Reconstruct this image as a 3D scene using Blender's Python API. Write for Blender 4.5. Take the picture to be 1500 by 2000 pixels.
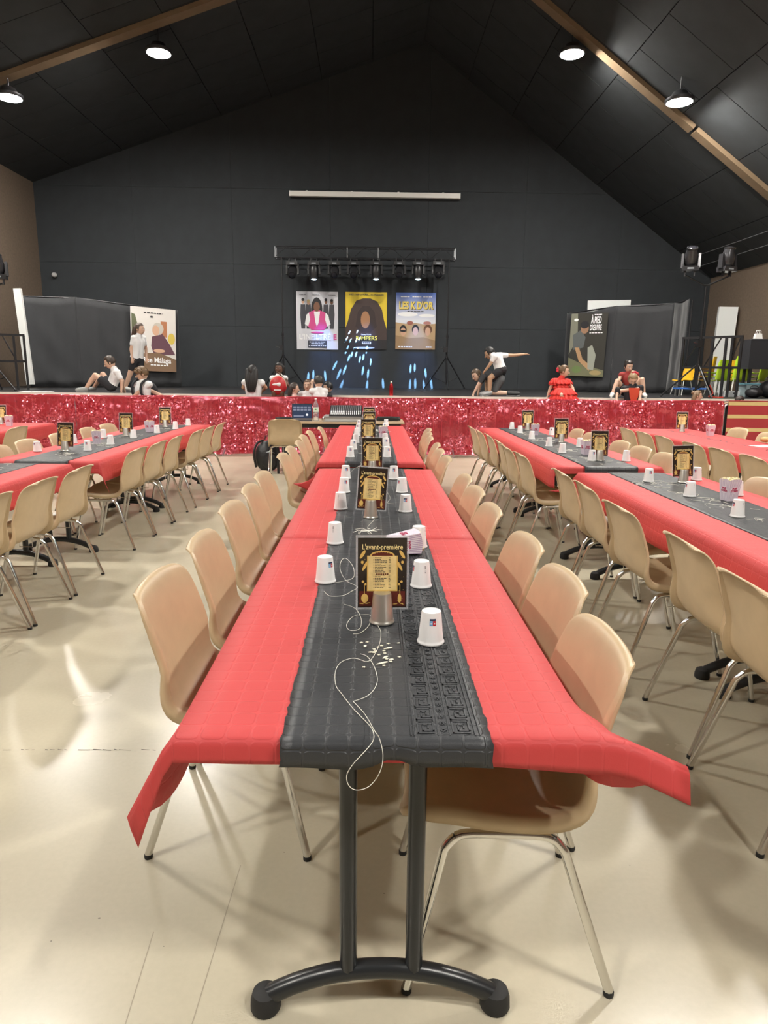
import bpy, math, random
import numpy as np
from mathutils import Vector, Matrix
random.seed(7)
for o in list(bpy.data.objects): bpy.data.objects.remove(o)
S = bpy.context.scene
COL = S.collection
# ------------------------------------------------------------------ camera
FPX, CAMH = 1329.0, 1.424
def _axes(vpx=724.0, yh=727.0, roll=0.6):
    r = math.radians(roll); p = math.atan((1000-yh)/FPX); yaw = math.atan((750-vpx)/FPX/math.cos(p))
    f = np.array([math.sin(yaw)*math.cos(p), math.cos(yaw)*math.cos(p), -math.sin(p)])
    rt = np.array([math.cos(yaw), -math.sin(yaw), 0.0]); up = np.cross(rt, f)
    return f, math.cos(r)*rt+math.sin(r)*up, -math.sin(r)*rt+math.cos(r)*up
FW, RT, UP = _axes()
cam = bpy.data.cameras.new('camera'); cam.sensor_fit = 'VERTICAL'; cam.sensor_height = 36.0; cam.lens = FPX/2000*36
cam.clip_end = 200; cam.clip_start = 0.05
camo = bpy.data.objects.new('camera', cam); COL.objects.link(camo)
camo.matrix_world = Matrix(((RT[0], UP[0], -FW[0], 0), (RT[1], UP[1], -FW[1], 0), (RT[2], UP[2], -FW[2], CAMH), (0, 0, 0, 1)))
S.camera = camo
def _ray(x, y): return FW+(x-750)/FPX*RT-(y-1000)/FPX*UP
def at(x, y, Y):                       # photo pixel on the vertical plane at distance Y
    d = _ray(x, y); return Vector(d*(Y/d[1]))+Vector((0, 0, CAMH))
def atz(x, y, z):                      # photo pixel on the horizontal plane at height z
    d = _ray(x, y); return Vector(d*((z-CAMH)/d[2]))+Vector((0, 0, CAMH))
# ------------------------------------------------------------------ world, exposure
w = bpy.data.worlds.new('world'); S.world = w; w.use_nodes = True
w.node_tree.nodes['Background'].inputs[0].default_value = (0.8, 0.9, 1, 1)
w.node_tree.nodes['Background'].inputs[1].default_value = 0.02
S.view_settings.view_transform = 'Standard'; S.view_settings.look = 'None'
S.view_settings.gamma = 1.0; S.view_settings.use_curve_mapping = False
S.view_settings.exposure = 0.0
LAMP = 710.0          # radiance of the round high-bay lamps
# ------------------------------------------------------------------ materials
MATS = {}
def mat(name, col, rough=0.5, metal=0.0, bump=None, emit=None, alpha=None, trans=0.0, noise=None, coat=0.0, spec=0.5, sheen=0.0):
    if name in MATS: return MATS[name]
    m = bpy.data.materials.new(name); m.use_nodes = True; MATS[name] = m
    nt = m.node_tree; b = nt.nodes['Principled BSDF']
    b.inputs['Base Color'].default_value = (*col, 1); b.inputs['Roughness'].default_value = rough
    b.inputs['Metallic'].default_value = metal; b.inputs['Transmission Weight'].default_value = trans
    b.inputs['Coat Weight'].default_value = coat; b.inputs['Specular IOR Level'].default_value = spec
    b.inputs['Sheen Weight'].default_value = sheen
    if emit: b.inputs['Emission Color'].default_value = (*emit[0], 1); b.inputs['Emission Strength'].default_value = emit[1]
    if alpha is not None: b.inputs['Alpha'].default_value = alpha
    if noise or bump:
        tc = nt.nodes.new('ShaderNodeTexCoord')
    if noise:                           # (scale, amount)
        n = nt.nodes.new('ShaderNodeTexNoise'); n.inputs['Scale'].default_value = noise[0]; n.inputs['Detail'].default_value = 5
        r = nt.nodes.new('ShaderNodeMapRange'); r.inputs[1].default_value = .3; r.inputs[2].default_value = .7
        r.inputs[3].default_value = 1-noise[1]; r.inputs[4].default_value = 1+noise[1]
        v = nt.nodes.new('ShaderNodeVectorMath'); v.operation = 'SCALE'; v.inputs[0].default_value = col
        nt.links.new(tc.outputs['Object'], n.inputs['Vector']); nt.links.new(n.outputs[0], r.inputs[0])
        nt.links.new(r.outputs[0], v.inputs['Scale']); nt.links.new(v.outputs[0], b.inputs['Base Color'])
    if bump:                            # (scale, strength, distance)
        n = nt.nodes.new('ShaderNodeTexNoise'); n.inputs['Scale'].default_value = bump[0]; n.inputs['Detail'].default_value = 4
        bp = nt.nodes.new('ShaderNodeBump'); bp.inputs['Strength'].default_value = bump[1]; bp.inputs['Distance'].default_value = bump[2]
        nt.links.new(tc.outputs['Object'], n.inputs['Vector']); nt.links.new(n.outputs[0], bp.inputs['Height'])
        nt.links.new(bp.outputs[0], b.inputs['Normal'])
    return m
class NG:
    """little node helper"""
    def __init__(s, m): s.nt = m.node_tree
    def n(s, t, **kw):
        nd = s.nt.nodes.new(t)
        for k, v in kw.items(): setattr(nd, k, v)
        return nd
    def m(s, op, a, b=None, c=None):
        nd = s.n('ShaderNodeMath', operation=op)
        for i, v in enumerate((a, b, c)):
            if v is None: continue
            if isinstance(v, (int, float)): nd.inputs[i].default_value = v
            else: s.nt.links.new(v, nd.inputs[i])
        return nd.outputs[0]
    def l(s, a, b): s.nt.links.new(a, b)
def paper(name, col, cell=(0.048, 0.049), depth=0.0009, rough=0.6):
    """embossed paper: rounded cells with small crosses at the joints (UV in metres)"""
    m = mat(name, col, rough); g = NG(m); b = m.node_tree.nodes['Principled BSDF']
    uv = g.n('ShaderNodeUVMap'); sp = g.n('ShaderNodeSeparateXYZ'); g.l(uv.outputs[0], sp.inputs[0])
    ax = []
    for i in (0, 1):
        f = g.m('FRACT', g.m('DIVIDE', sp.outputs[i], cell[i])); ax.append(g.m('ABSOLUTE', g.m('SUBTRACT', f, .5)))
    d = g.m('POWER', g.m('ADD', g.m('POWER', g.m('MULTIPLY', ax[0], 2.0), 5.0), g.m('POWER', g.m('MULTIPLY', ax[1], 2.0), 5.0)), .2)
    r = g.n('ShaderNodeMapRange', interpolation_type='SMOOTHSTEP'); g.l(d, r.inputs[0])
    r.inputs[1].default_value = .86; r.inputs[2].default_value = .98; r.inputs[3].default_value = 1; r.inputs[4].default_value = 0
    nz = g.n('ShaderNodeTexNoise'); nz.inputs['Scale'].default_value = 9; nz.inputs['Detail'].default_value = 3; g.l(uv.outputs[0], nz.inputs['Vector'])
    nf = g.n('ShaderNodeTexNoise'); nf.inputs['Scale'].default_value = 420; g.l(uv.outputs[0], nf.inputs['Vector'])
    hsum = g.m('ADD', g.m('ADD', r.outputs[0], g.m('MULTIPLY', nz.outputs[0], 3.5)), g.m('MULTIPLY', nf.outputs[0], .25))
    bp = g.n('ShaderNodeBump'); bp.inputs['Strength'].default_value = .9; bp.inputs['Distance'].default_value = depth
    g.l(hsum, bp.inputs['Height']); g.l(bp.outputs[0], b.inputs['Normal'])
    mx = g.n('ShaderNodeMix', data_type='RGBA'); g.l(r.outputs[0], mx.inputs[0])
    mx.inputs[6].default_value = (*[min(1, c*1.05+.004) for c in col], 1); mx.inputs[7].default_value = (*col, 1); g.l(mx.outputs[2], b.inputs['Base Color'])
    return m
M_RED = paper('red_embossed_paper', (0.53, 0.047, 0.048))
M_BLK = paper('black_embossed_paper', (0.030, 0.032, 0.036), cell=(.043, .037), depth=.0017, rough=.42)
M_CHAIR = mat('beige_plastic', (0.55, 0.415, 0.255), .36, bump=(260, .12, .0006), noise=(14, .05))
M_CHROME = mat('chrome', (0.74, 0.73, 0.71), .16, 1.0)
M_RUB = mat('black_rubber', (0.015, 0.015, 0.015), .7)
M_TBLK = mat('table_black_paint', (0.018, 0.020, 0.022), .28, bump=(90, .08, .0006))
M_TTOP = mat('table_laminate', (0.42, 0.33, 0.22), .5, noise=(6, .1))
M_CUP = mat('white_cup_plastic', (0.84, 0.84, 0.84), .42)
M_SILV = mat('silver_cup_paint', (0.62, 0.60, 0.55), .34, .85, bump=(30, .15, .001))
M_WHITE = mat('white_print', (0.82, 0.82, 0.80), .55)
M_INK = mat('dark_ink', (0.02, 0.02, 0.03), .6)
M_BMET = mat('black_metal', (0.016, 0.016, 0.018), .38, .2)
M_GOLD = mat('gold_print', (0.75, 0.50, 0.14), .45)
M_STR = mat('silver_string', (0.78, 0.76, 0.68), .4)
# ------------------------------------------------------------------ mesh builder
class MB:
    def __init__(s): s.v = []; s.f = []; s.uv = None
    def add(s, vs, fs):
        o = len(s.v); s.v += [tuple(v) for v in vs]; s.f += [tuple(i+o for i in f) for f in fs]; return s
    def box(s, c, d, rz=0, rx=0, ry=0, taper=1.0):
        R = Matrix.Rotation(rz, 3, 'Z') @ Matrix.Rotation(ry, 3, 'Y') @ Matrix.Rotation(rx, 3, 'X'); c = Vector(c); vs = []
        for z in (-.5, .5):
            k = taper if z > 0 else 1
            for x, y in ((-.5, -.5), (.5, -.5), (.5, .5), (-.5, .5)): vs.append(c+R@Vector((x*d[0]*k, y*d[1]*k, z*d[2])))
        return s.add(vs, [(3, 2, 1, 0), (4, 5, 6, 7), (0, 1, 5, 4), (1, 2, 6, 5), (2, 3, 7, 6), (3, 0, 4, 7)])
    def tube(s, pts, r, n=8, caps=True, closed=False):
        P = [Vector(p) for p in pts]; N = len(P); rr = r if isinstance(r, (list, tuple)) else [r]*N; vs = []
        prev = None
        for i, p in enumerate(P):
            a = P[(i-1) % N] if (i or closed) else P[i]; b = P[(i+1) % N] if (i < N-1 or closed) else P[i]
            t = (b-a).normalized()
            if prev is None:
                u = t.cross(Vector((0, 0, 1)))
                if u.length < .05: u = t.cross(Vector((0, 1, 0)))
            else: u = prev-t*prev.dot(t)
            u.normalize(); prev = u; v = t.cross(u)
            for k in range(n):
                q = 2*math.pi*k/n; vs.append(p+(u*math.cos(q)+v*math.sin(q))*rr[i])
        fs = []
        for i in range(N if closed else N-1):
            j = (i+1) % N
            for k in range(n): fs.append((i*n+k, i*n+(k+1) % n, j*n+(k+1) % n, j*n+k))
        if caps and not closed: fs += [tuple(range(n))[::-1], tuple(range((N-1)*n, N*n))]
        return s.add(vs, fs)
    def lathe(s, prof, n=24, c=(0, 0, 0), M=None, capb=True, capt=True):
        c = Vector(c); vs = []
        for r, z in prof:
            for k in range(n):
                q = 2*math.pi*k/n; p = Vector((r*math.cos(q), r*math.sin(q), z)); vs.append((M@p if M else p)+c)
        fs = []
        for i in range(len(prof)-1):
            for k in range(n): fs.append((i*n+k, i*n+(k+1) % n, (i+1)*n+(k+1) % n, (i+1)*n+k))
        if capb: fs.append(tuple(range(n))[::-1])
        if capt: fs.append(tuple(range((len(prof)-1)*n, len(prof)*n)))
        return s.add(vs, fs)
    def ell(s, c, r, R=None, nu=14, nv=9, fn=None):
        c = Vector(c); R = R or Matrix.Identity(3); vs = []; fs = []
        for j in range(nv+1):
            th = math.pi*j/nv
            for i in range(nu):
                ph = 2*math.pi*i/nu; d = Vector((math.sin(th)*math.cos(ph), math.sin(th)*math.sin(ph), math.cos(th)))
                k = fn(d) if fn else 1.0
                vs.append(c+R@Vector((d.x*r[0]*k, d.y*r[1]*k, d.z*r[2]*k)))
        for j in range(nv):
            for i in range(nu): fs.append((j*nu+i, (j+1)*nu+i, (j+1)*nu+(i+1) % nu, j*nu+(i+1) % nu))
        return s.add(vs, fs)
    def cap(s, a, b, ra, rb=None, n=12):
        a, b = Vector(a), Vector(b); rb = ra if rb is None else rb; t = b-a; L = t.length
        if L < 1e-5: return s.ell(a, (ra, ra, ra))
        t /= L; pts = []; rad = []
        for k in range(5): q = math.pi/2*k/4; pts.append(a-t*ra*math.cos(q)*.999); rad.append(max(ra*math.sin(q), 1e-4))
        for k in range(5): q = math.pi/2*k/4; pts.append(b+t*rb*math.sin(q)*.999); rad.append(max(rb*math.cos(q), 1e-4))
        return s.tube(pts, rad, n)
    def grid(s, rows, closed=False):
        n = len(rows[0]); vs = [p for r in rows for p in r]; fs = []
        for j in range(len(rows)-1):
            for i in range(n if closed else n-1): fs.append((j*n+i, j*n+(i+1) % n, (j+1)*n+(i+1) % n, (j+1)*n+i))
        return s.add(vs, fs)
    def mesh(s, name, m=None, smooth=True, sharp=40):
        me = bpy.data.meshes.new(name); me.from_pydata(s.v, [], s.f)
        if s.uv:
            l = me.uv_layers.new(name='UVMap'); a = np.array([s.uv[i] for f in s.f for i in f], dtype=np.float32).ravel(); l.data.foreach_set('uv', a)
        if m: me.materials.append(m)
        if smooth:
            me.polygons.foreach_set('use_smooth', [True]*len(me.polygons))
            try: me.set_sharp_from_angle(angle=math.radians(sharp))
            except Exception: pass
        me.update(); return me
def ob(name, me, parent=None, loc=(0, 0, 0), rot=(0, 0, 0), **props):
    o = bpy.data.objects.new(name, me); COL.objects.link(o); o.location = loc; o.rotation_euler = rot
    if parent: o.parent = parent
    for k, v in props.items(): o[k] = v
    return o
def bk(name, mb, m, parent=None, loc=(0, 0, 0), rot=(0, 0, 0), smooth=True, sharp=40, **props):
    return ob(name, mb.mesh(name, m, smooth, sharp), parent, loc, rot, **props)
def thing(name, label, cat, loc=(0, 0, 0), rz=0, group=None, rot=None):
    o = bpy.data.objects.new(name, None); COL.objects.link(o); o.location = loc; o.rotation_euler = rot or (0, 0, rz); o.empty_display_size = .1
    o['label'] = label; o['category'] = cat
    if group: o['group'] = group
    return o
def tag(o, label, cat, group=None, kind=None):
    o['label'] = label; o['category'] = cat
    if group: o['group'] = group
    if kind: o['kind'] = kind
    return o
KIDS = {}
def dup(root, loc, rz, label, group=None, rot=None):
    r = root.copy(); COL.objects.link(r); r.location = loc; r.rotation_euler = rot or (0, 0, rz); r['label'] = label
    if group: r['group'] = group
    if root.name not in KIDS:
        KIDS[root.name] = [(c, [d for d in bpy.data.objects if d.parent == c]) for c in [o for o in bpy.data.objects if o.parent == root]]
    for c, g in KIDS[root.name]:
        k = c.copy(); COL.objects.link(k); k.parent = r
        for d in g: e = d.copy(); COL.objects.link(e); e.parent = k
    return r
def bake(me, mods):
    """apply modifiers to a mesh and return the new mesh"""
    o = bpy.data.objects.new('bake', me); COL.objects.link(o)
    for t, kw in mods:
        md = o.modifiers.new(t, t)
        for k, v in kw.items(): setattr(md, k, v)
    dg = bpy.context.evaluated_depsgraph_get(); dg.update()
    r = bpy.data.meshes.new_from_object(o.evaluated_get(dg)); nm = me.name; bpy.data.objects.remove(o); bpy.data.meshes.remove(me); r.name = nm
    return r
def smooth_path(pts, n=6):
    """Catmull-Rom through points"""
    P = [Vector(p) for p in pts]; out = []
    for i in range(len(P)-1):
        a, b, c, d = P[max(i-1, 0)], P[i], P[i+1], P[min(i+2, len(P)-1)]
        for k in range(n):
            t = k/n; out.append(.5*((2*b)+(c-a)*t+(2*a-5*b+4*c-d)*t*t+(3*b-a-3*c+d)*t**3))
    out.append(P[-1]); return out
TXT = {}
def text(body, size, m, align='CENTER', bold=0.0, sx=1.0, ext=.0006):
    """lettering as a mesh lying in the local XZ plane, facing -Y"""
    key = (body, size, m.name, align, bold, sx)
    if key in TXT: return TXT[key]
    c = bpy.data.curves.new('lettering', 'FONT'); c.body = body; c.size = size; c.align_x = align; c.align_y = 'CENTER'
    c.offset = bold; c.extrude = ext; c.resolution_u = 3
    o = bpy.data.objects.new('lettering', c); COL.objects.link(o)
    dg = bpy.context.evaluated_depsgraph_get(); dg.update()
    me = bpy.data.meshes.new_from_object(o.evaluated_get(dg)); bpy.data.objects.remove(o)
    me.transform(Matrix.Rotation(math.pi/2, 4, 'X') @ Matrix.Diagonal((sx, 1, 1, 1)))
    me.materials.clear(); me.materials.append(m); me.name = 'lettering'; TXT[key] = me
    return me
ORD = ['first', 'second', 'third', 'fourth', 'fifth', 'sixth', 'seventh', 'eighth', 'ninth', 'tenth', 'eleventh', 'twelfth']
# ================================================================== the hall
YB, XL, XR, YF = 18.8, -8.65, 9.0, -7.0
RIDX = 1.24
def ceil_z(X): return (8.84-.7*X if X > RIDX else 7.55+.336*X)+CAMH
def struct(o): o['kind'] = 'structure'; return o
# floor -------------------------------------------------------------
mf = mat('floor_resin', (0.50, 0.455, 0.345), .2, spec=.5); g = NG(mf); b = mf.node_tree.nodes['Principled BSDF']
tc = g.n('ShaderNodeTexCoord')
n1 = g.n('ShaderNodeTexNoise'); n1.inputs['Scale'].default_value = 1.3; n1.inputs['Detail'].default_value = 6; g.l(tc.outputs['Object'], n1.inputs['Vector'])
n2 = g.n('ShaderNodeTexNoise'); n2.inputs['Scale'].default_value = 60; n2.inputs['Detail'].default_value = 3; g.l(tc.outputs['Object'], n2.inputs['Vector'])
r = g.n('ShaderNodeMapRange'); g.l(g.m('ADD', g.m('MULTIPLY', n1.outputs[0], .7), g.m('MULTIPLY', n2.outputs[0], .3)), r.inputs[0])
r.inputs[1].default_value = .3; r.inputs[2].default_value = .7; r.inputs[3].default_value = .93; r.inputs[4].default_value = 1.06
v = g.n('ShaderNodeVectorMath', operation='SCALE'); v.inputs[0].default_value = (0.50, 0.455, 0.345); g.l(r.outputs[0], v.inputs['Scale']); g.l(v.outputs[0], b.inputs['Base Color'])
rr = g.n('ShaderNodeMapRange'); g.l(n1.outputs[0], rr.inputs[0]); rr.inputs[3].default_value = .14; rr.inputs[4].default_value = .34; g.l(rr.outputs[0], b.inputs['Roughness'])
bp = g.n('ShaderNodeBump'); bp.inputs['Strength'].default_value = .12; bp.inputs['Distance'].default_value = .002; g.l(n2.outputs[0], bp.inputs['Height']); g.l(bp.outputs[0], b.inputs['Normal'])
mb = MB().box(((XL+XR)/2, (YB+YF)/2, -.05), (XR-XL, YB-YF, .1)); floor = struct(bk('floor', mb, mf, smooth=False))
# scuffs and specks on the floor
M_SCUFF = mat('scuff_rubber', (.10, .085, .065), .6)
mb = MB(); x = 5
while x < 322:
    L = random.choice((6, 10, 16, 24)); p = atz(x, 1464+random.uniform(-1, 1), .0007); q = atz(x+L, 1465+random.uniform(-1, 1), .0007); hw = random.uniform(.0012, .0035)
    mb.add([p+Vector((0, -hw, 0)), q+Vector((0, -hw*.6, 0)), q+Vector((0, hw*.6, 0)), p+Vector((0, hw, 0))], [(0, 1, 2, 3)]); x += L+random.choice((3, 6, 20))
ob('scuff_mark', mb.mesh('scuff_mark', M_SCUFF, False), floor)
for px, py, rr_ in ((194, 1793, .004), (320, 1848, .0022), (100, 1838, .0025), (750, 1745, .0022), (555, 1665, .002), (1230, 1690, .002)):
    p = atz(px, py, .0006); a = random.random()*3
    mb = MB().add([p+Vector((math.cos(a+k*1.0472)*rr_, math.sin(a+k*1.0472)*rr_*.6, 0)) for k in range(6)], [tuple(range(6))]); ob('speck', mb.mesh('speck', M_SCUFF, False), floor)
mb = MB()
for (a, b2) in (((375, 2000), (470, 1690)), ((245, 2000), (300, 1820))):
    p, q = atz(*a, .0005), atz(*b2, .0005); d = Vector((.0012, 0, 0)); mb.add([p-d, p+d, q+d, q-d], [(0, 1, 2, 3)])
ob('hairline_crack', mb.mesh('hairline_crack', mat('crack', (.30, .26, .19), .6), False), floor)
# walls -------------------------------------------------------------
M_WB = mat('black_wall_cloth', (0.023, 0.0275, 0.032), .8, bump=(220, .3, .002), noise=(3, .12), sheen=.1)
M_WBR = mat('brown_wall_textile', (0.135, 0.098, 0.070), .85, bump=(150, .5, .003), noise=(20, .12))
wb = struct(bk('wall_back', MB().box(((XL+XR)/2, YB+.17, 4.7), (XR-XL+.4, .2, 9.6)), mat('wall_joint', (.008, .008, .009), .9), smooth=False))
zs = [0, 2.58, 4.15, 6.0, 9.45]; xs = np.linspace(XL-.05, XR+.05, 8)
pc = {}
for j in range(4):
    for i in range(7):
        w_, h_ = xs[i+1]-xs[i]-.004, zs[j+1]-zs[j]-.005; k = (round(w_, 3), j)
        if k not in pc: pc[k] = MB().box((0, 0, 0), (w_, .05, h_)).mesh('panel', M_WB, False)
        ob('panel', pc[k], wb, ((xs[i]+xs[i+1])/2, YB+.03+random.uniform(-.001, .001), (zs[j]+zs[j+1])/2))
struct(bk('wall_left', MB().box((XL-.1, (YB+YF)/2, (ceil_z(XL)+.2)/2), (.2, YB-YF+.4, ceil_z(XL)+.2)), M_WBR, smooth=False))
struct(bk('wall_right', MB().box((XR+.1, (YB+YF)/2, (ceil_z(XR)+.2)/2), (.2, YB-YF+.4, ceil_z(XR)+.2)), M_WBR, smooth=False))
struct(bk('wall_rear', MB().box(((XL+XR)/2, YF-.1, 4.9), (XR-XL+.4, .2, 9.9)), M_WBR, smooth=False))
# ceiling: slab above, acoustic tiles below where the photo shows them
M_CEIL = mat('black_ceiling_tile', (0.030, 0.034, 0.037), .75, bump=(90, .3, .002), noise=(2.5, .15))
M_SLAB = mat('ceiling_void', (0.010, 0.011, 0.012), .9)
ceil = bpy.data.objects.new('ceiling', None); COL.objects.link(ceil); struct(ceil)
for sgn, xa, xb in ((-1, XL-.2, RIDX), (1, RIDX, XR+.2)):
    za, zb = (ceil_z(xa) if sgn < 0 else ceil_z(RIDX+1e-6)), (ceil_z(RIDX-1e-6) if sgn < 0 else ceil_z(xb))
    for (ya, yb, m, nm, dz) in ((YF-.1, 9.0, M_CEIL, 'roof_slab', 0), (9.0, YB+.2, M_SLAB, 'roof_slab', .03)):
        vs = [(x, y, z+dz+e) for e in (0, .1) for x, y, z in ((xa, ya, za), (xb, ya, zb), (xb, yb, zb), (xa, yb, za))]
        ob(nm, MB().add(vs, [(0, 1, 2, 3), (7, 6, 5, 4), (0, 4, 5, 1), (1, 5, 6, 2), (2, 6, 7, 3), (3, 7, 4, 0)]).mesh(nm, m, False), ceil)
    L = math.hypot(xb-xa, zb-za); nt_ = int(L/1.25); tl = L/nt_; ang = math.atan2(zb-za, xb-xa)
    tm = MB().box((0, 0, 0), (tl-.016, 1.2-.016, .025)).mesh('ceiling_tile', M_CEIL, False)
    hm = MB().box((0, 0, 0), (tl-.016, .6-.016, .025)).mesh('ceiling_tile', M_CEIL, False)
    for i in range(nt_):
        s_ = (i+.5)*tl; cx, cz = xa+s_*math.cos(ang), za+s_*math.sin(ang); y = 9.0
        while y < YB-.05:
            if i % 2 and y == 9.0: o = ob('ceiling_tile', hm, ceil, (cx, y+.3, cz+.012), (0, -ang, 0)); y += .6
            else: o = ob('ceiling_tile', tm, ceil, (cx, y+.6, cz+.012+random.uniform(-.001, .001)), (0, -ang, 0)); y += 1.2
# brown rafter crossing the ceiling
M_BEAM = mat('tan_beam_paint', (0.20, 0.14, 0.085), .6, noise=(4, .1))
bm = bpy.data.objects.new('trim_1', None); COL.objects.link(bm); struct(bm)
for nm, xa, xb in (('rafter', XL, RIDX), ('rafter', RIDX, 6.05), ('rafter', 6.10, XR)):
    xm = (xa+xb)/2; za, zb = ceil_z(xa+1e-4), ceil_z(xb-1e-4); ang = math.atan2(zb-za, xb-xa); L = math.hypot(xb-xa, zb-za)
    ob(nm, MB().box((0, 0, -.04), (L, .24, .08)).mesh(nm, M_BEAM, False), bm, (xm, 13.95, (za+zb)/2-.01), (0, -ang, 0))
for k in (0, 1):
    X = 8.55-.28*k; z = ceil_z(X)-.06
    cm = MB().tube([(X, 9, z), (X, 14, z-.02), (X, YB-.1, z)], .007, 6)
    struct(ob('trim_%d' % (2+k), cm.mesh('conduit', mat('grey_conduit', (.14, .14, .15), .5), True)))
# ------------------------------------------------------------------ lamps: round high-bay lights on rods
M_LENS = mat('lamp_lens', (1, 1, 1), .5, emit=((1.0, .955, .88), LAMP))
M_HOUS = mat('lamp_housing', (.05, .05, .055), .4, .5)
lm_lens = MB().lathe([(.225, 0), (.2, -.012), (.001, -.016)], 32, capt=False).mesh('lens', M_LENS)
lm_h = MB().lathe([(.235, -.006), (.245, .01), (.245, .05), (.16, .09), (.12, .16), (.05, .19)], 32, capb=True).mesh('housing', M_HOUS)
LAMPS = []
def lamp(X, Y, z, label, group=None):
    t = thing('ceiling_lamp', label, 'lamp', (X, Y, z), 0, group)
    ob('lens', lm_lens, t); ob('housing', lm_h, t)
    ob('rod', MB().tube([(0, 0, .18), (0, 0, max(.25, ceil_z(X)-z-.01))], .012, 6).mesh('rod', M_HOUS), t); return t
def lampat(px, py, label):
    d = _ray(px, py)
    for k in range(4000):                # walk along the view ray to just below the ceiling
        t = 8+k*.004; p = Vector(d*t)+Vector((0, 0, CAMH))
        if p.z > ceil_z(p.x)-.42: break
    lamp(p.x, p.y, p.z, label); return p
L1 = lampat(310, 104, 'round white ceiling lamp left of the hall ridge, second from the left')
L2 = lampat(18, 191, 'round white ceiling lamp at the far left edge of the photo')
L3 = lampat(1117, 106, 'round white ceiling lamp right of the ridge, third from the left')
L4 = lampat(1327, 200, 'round white ceiling lamp beside the tan rafter, rightmost of four')
for Y in (6.4, -1.7):          # the same rows go on overhead and behind the photographer
    for p in (L1, L2, L3, L4):
        lamp(p.x, Y, ceil_z(p.x)-.42, 'round white ceiling lamp overhead, outside the photo', 'lamp rows overhead')
# ------------------------------------------------------------------ things on the back wall
t = thing('projection_screen', 'white rolled-up projection screen case high on the black wall', 'screen', (.06, YB-.09, 5.865))
bk('case', MB().box((0, 0, 0), (4.33, .13, .12)), mat('screen_case', (.80, .78, .74), .4), t, smooth=False)
for s_ in (-1, 1): bk('end_cap', MB().box((s_*2.175, 0, 0), (.02, .14, .13)), M_WHITE, t, smooth=False)
for x in (-1.75, -.6, .6, 1.75): bk('bracket', MB().box((x, .045, .075), (.05, .08, .03)), M_WHITE, t, smooth=False)
p = at(107, 537, YB-.05)
t = thing('wall_sensor', 'small white dome sensor on the black wall, upper left', 'sensor', p)
bk('base', MB().lathe([(.06, 0), (.06, .03)], 16, M=Matrix.Rotation(math.pi/2, 3, 'X')), M_WHITE, t)
bk('dome', MB().ell((0, -.03, 0), (.07, .06, .06)), mat('dome_grey', (.5, .5, .5), .2), t)
# ================================================================== chair
def chair_shell():
    prof = [(.232, .418), (.228, .436), (.212, .449), (.18, .455), (.12, .452), (.05, .444), (-.02, .438), (-.08, .438), (-.125, .447), (-.158, .468), (-.18, .502), (-.194, .55),
            (-.204, .60), (-.213, .65), (-.222, .70), (-.232, .74), (-.242, .770), (-.254, .792), (-.266, .802), (-.276, .804)]
    P = [Vector((0, y, z)) for y, z in smooth_path([(0, a, b) for a, b in prof], 2) for y, z in [(y, z)]] if False else [Vector(q) for q in smooth_path([(0, a, b) for a, b in prof], 2)]
    n = len(P); cum = [0]
    for i in range(1, n): cum.append(cum[-1]+(P[i]-P[i-1]).length)
    tot = cum[-1]; us = [-1, -.97, -.9, -.78, -.6, -.4, -.2, 0, .2, .4, .6, .78, .9, .97, 1]; rows = []
    for i in range(n):
        t = (P[min(i+1, n-1)]-P[max(i-1, 0)]).normalized(); N = Vector((0, t.z, -t.y)); N = -N if False else Vector((0, t.z, -t.y))
        if i == 0: pass
        s_ = cum[i]; back = min(1, max(0, (P[i].z-.46)/.12))
        w0 = .198+.018*min(1, s_/.2)-.012*max(0, (s_-.5)/.4)
        d1 = max(0, .105-(tot-s_)); d0 = max(0, .07-s_)
        w_ = w0-(.105-math.sqrt(max(0, .105**2-d1*d1)))*.92-(.07-math.sqrt(max(0, .07**2-d0*d0)))*.8
        bowl = .016+(.040-.016)*back; kq = max(0, min(1, (.26-(tot-s_))/.26)); bowl *= 1-.72*kq*kq*(3-2*kq)
        Nup = Vector((0, -t.z, t.y)) if (-t.z*0+t.y) > 0 else Vector((0, t.z, -t.y))
        # normal toward the sitter: up on the seat, forward on the back
        Ns = Vector((0, t.z, -t.y))
        if Ns.z < -1e-6 or (abs(Ns.z) < .3 and Ns.y < 0): Ns = -Ns
        row = []
        fl = .034*(1-.5*back)*min(1, s_/.08+.2)*(1-.7*max(0, min(1, (.16-(tot-s_))/.12)))
        sag = -.022*max(0, min(1, (.10-(tot-s_))/.10))**2      # top edge falls towards its corners
        L = [(-w_-.012, bowl-fl), (-w_-.011, bowl-fl*.4), (-w_-.006, bowl-.003)]+[(u*w_, bowl*abs(u)**2.6) for u in us]+[(w_+.006, bowl-.003), (w_+.011, bowl-fl*.4), (w_+.012, bowl-fl)]
        for x, h in L: row.append(P[i]+Vector((x, 0, 0))+Ns*h+Vector((0, 0, sag*min(1, abs(x)/max(.02, w_))**3)))
        rows.append(row)
    me = MB().grid(rows).mesh('seat_shell', M_CHAIR, True, 60)
    return bake(me, [('SOLIDIFY', dict(thickness=.0045, offset=0))])
CH_SHELL = chair_shell()
def frame_path(sx):
    a = [(sx*.234, .228, .012), (sx*.212, .148, .366), (sx*.208, .122, .394), (sx*.206, .085, .402), (sx*.206, -.065, .400), (sx*.208, -.100, .391), (sx*.213, -.126, .362), (sx*.234, -.245, .012)]
    return a
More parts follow.
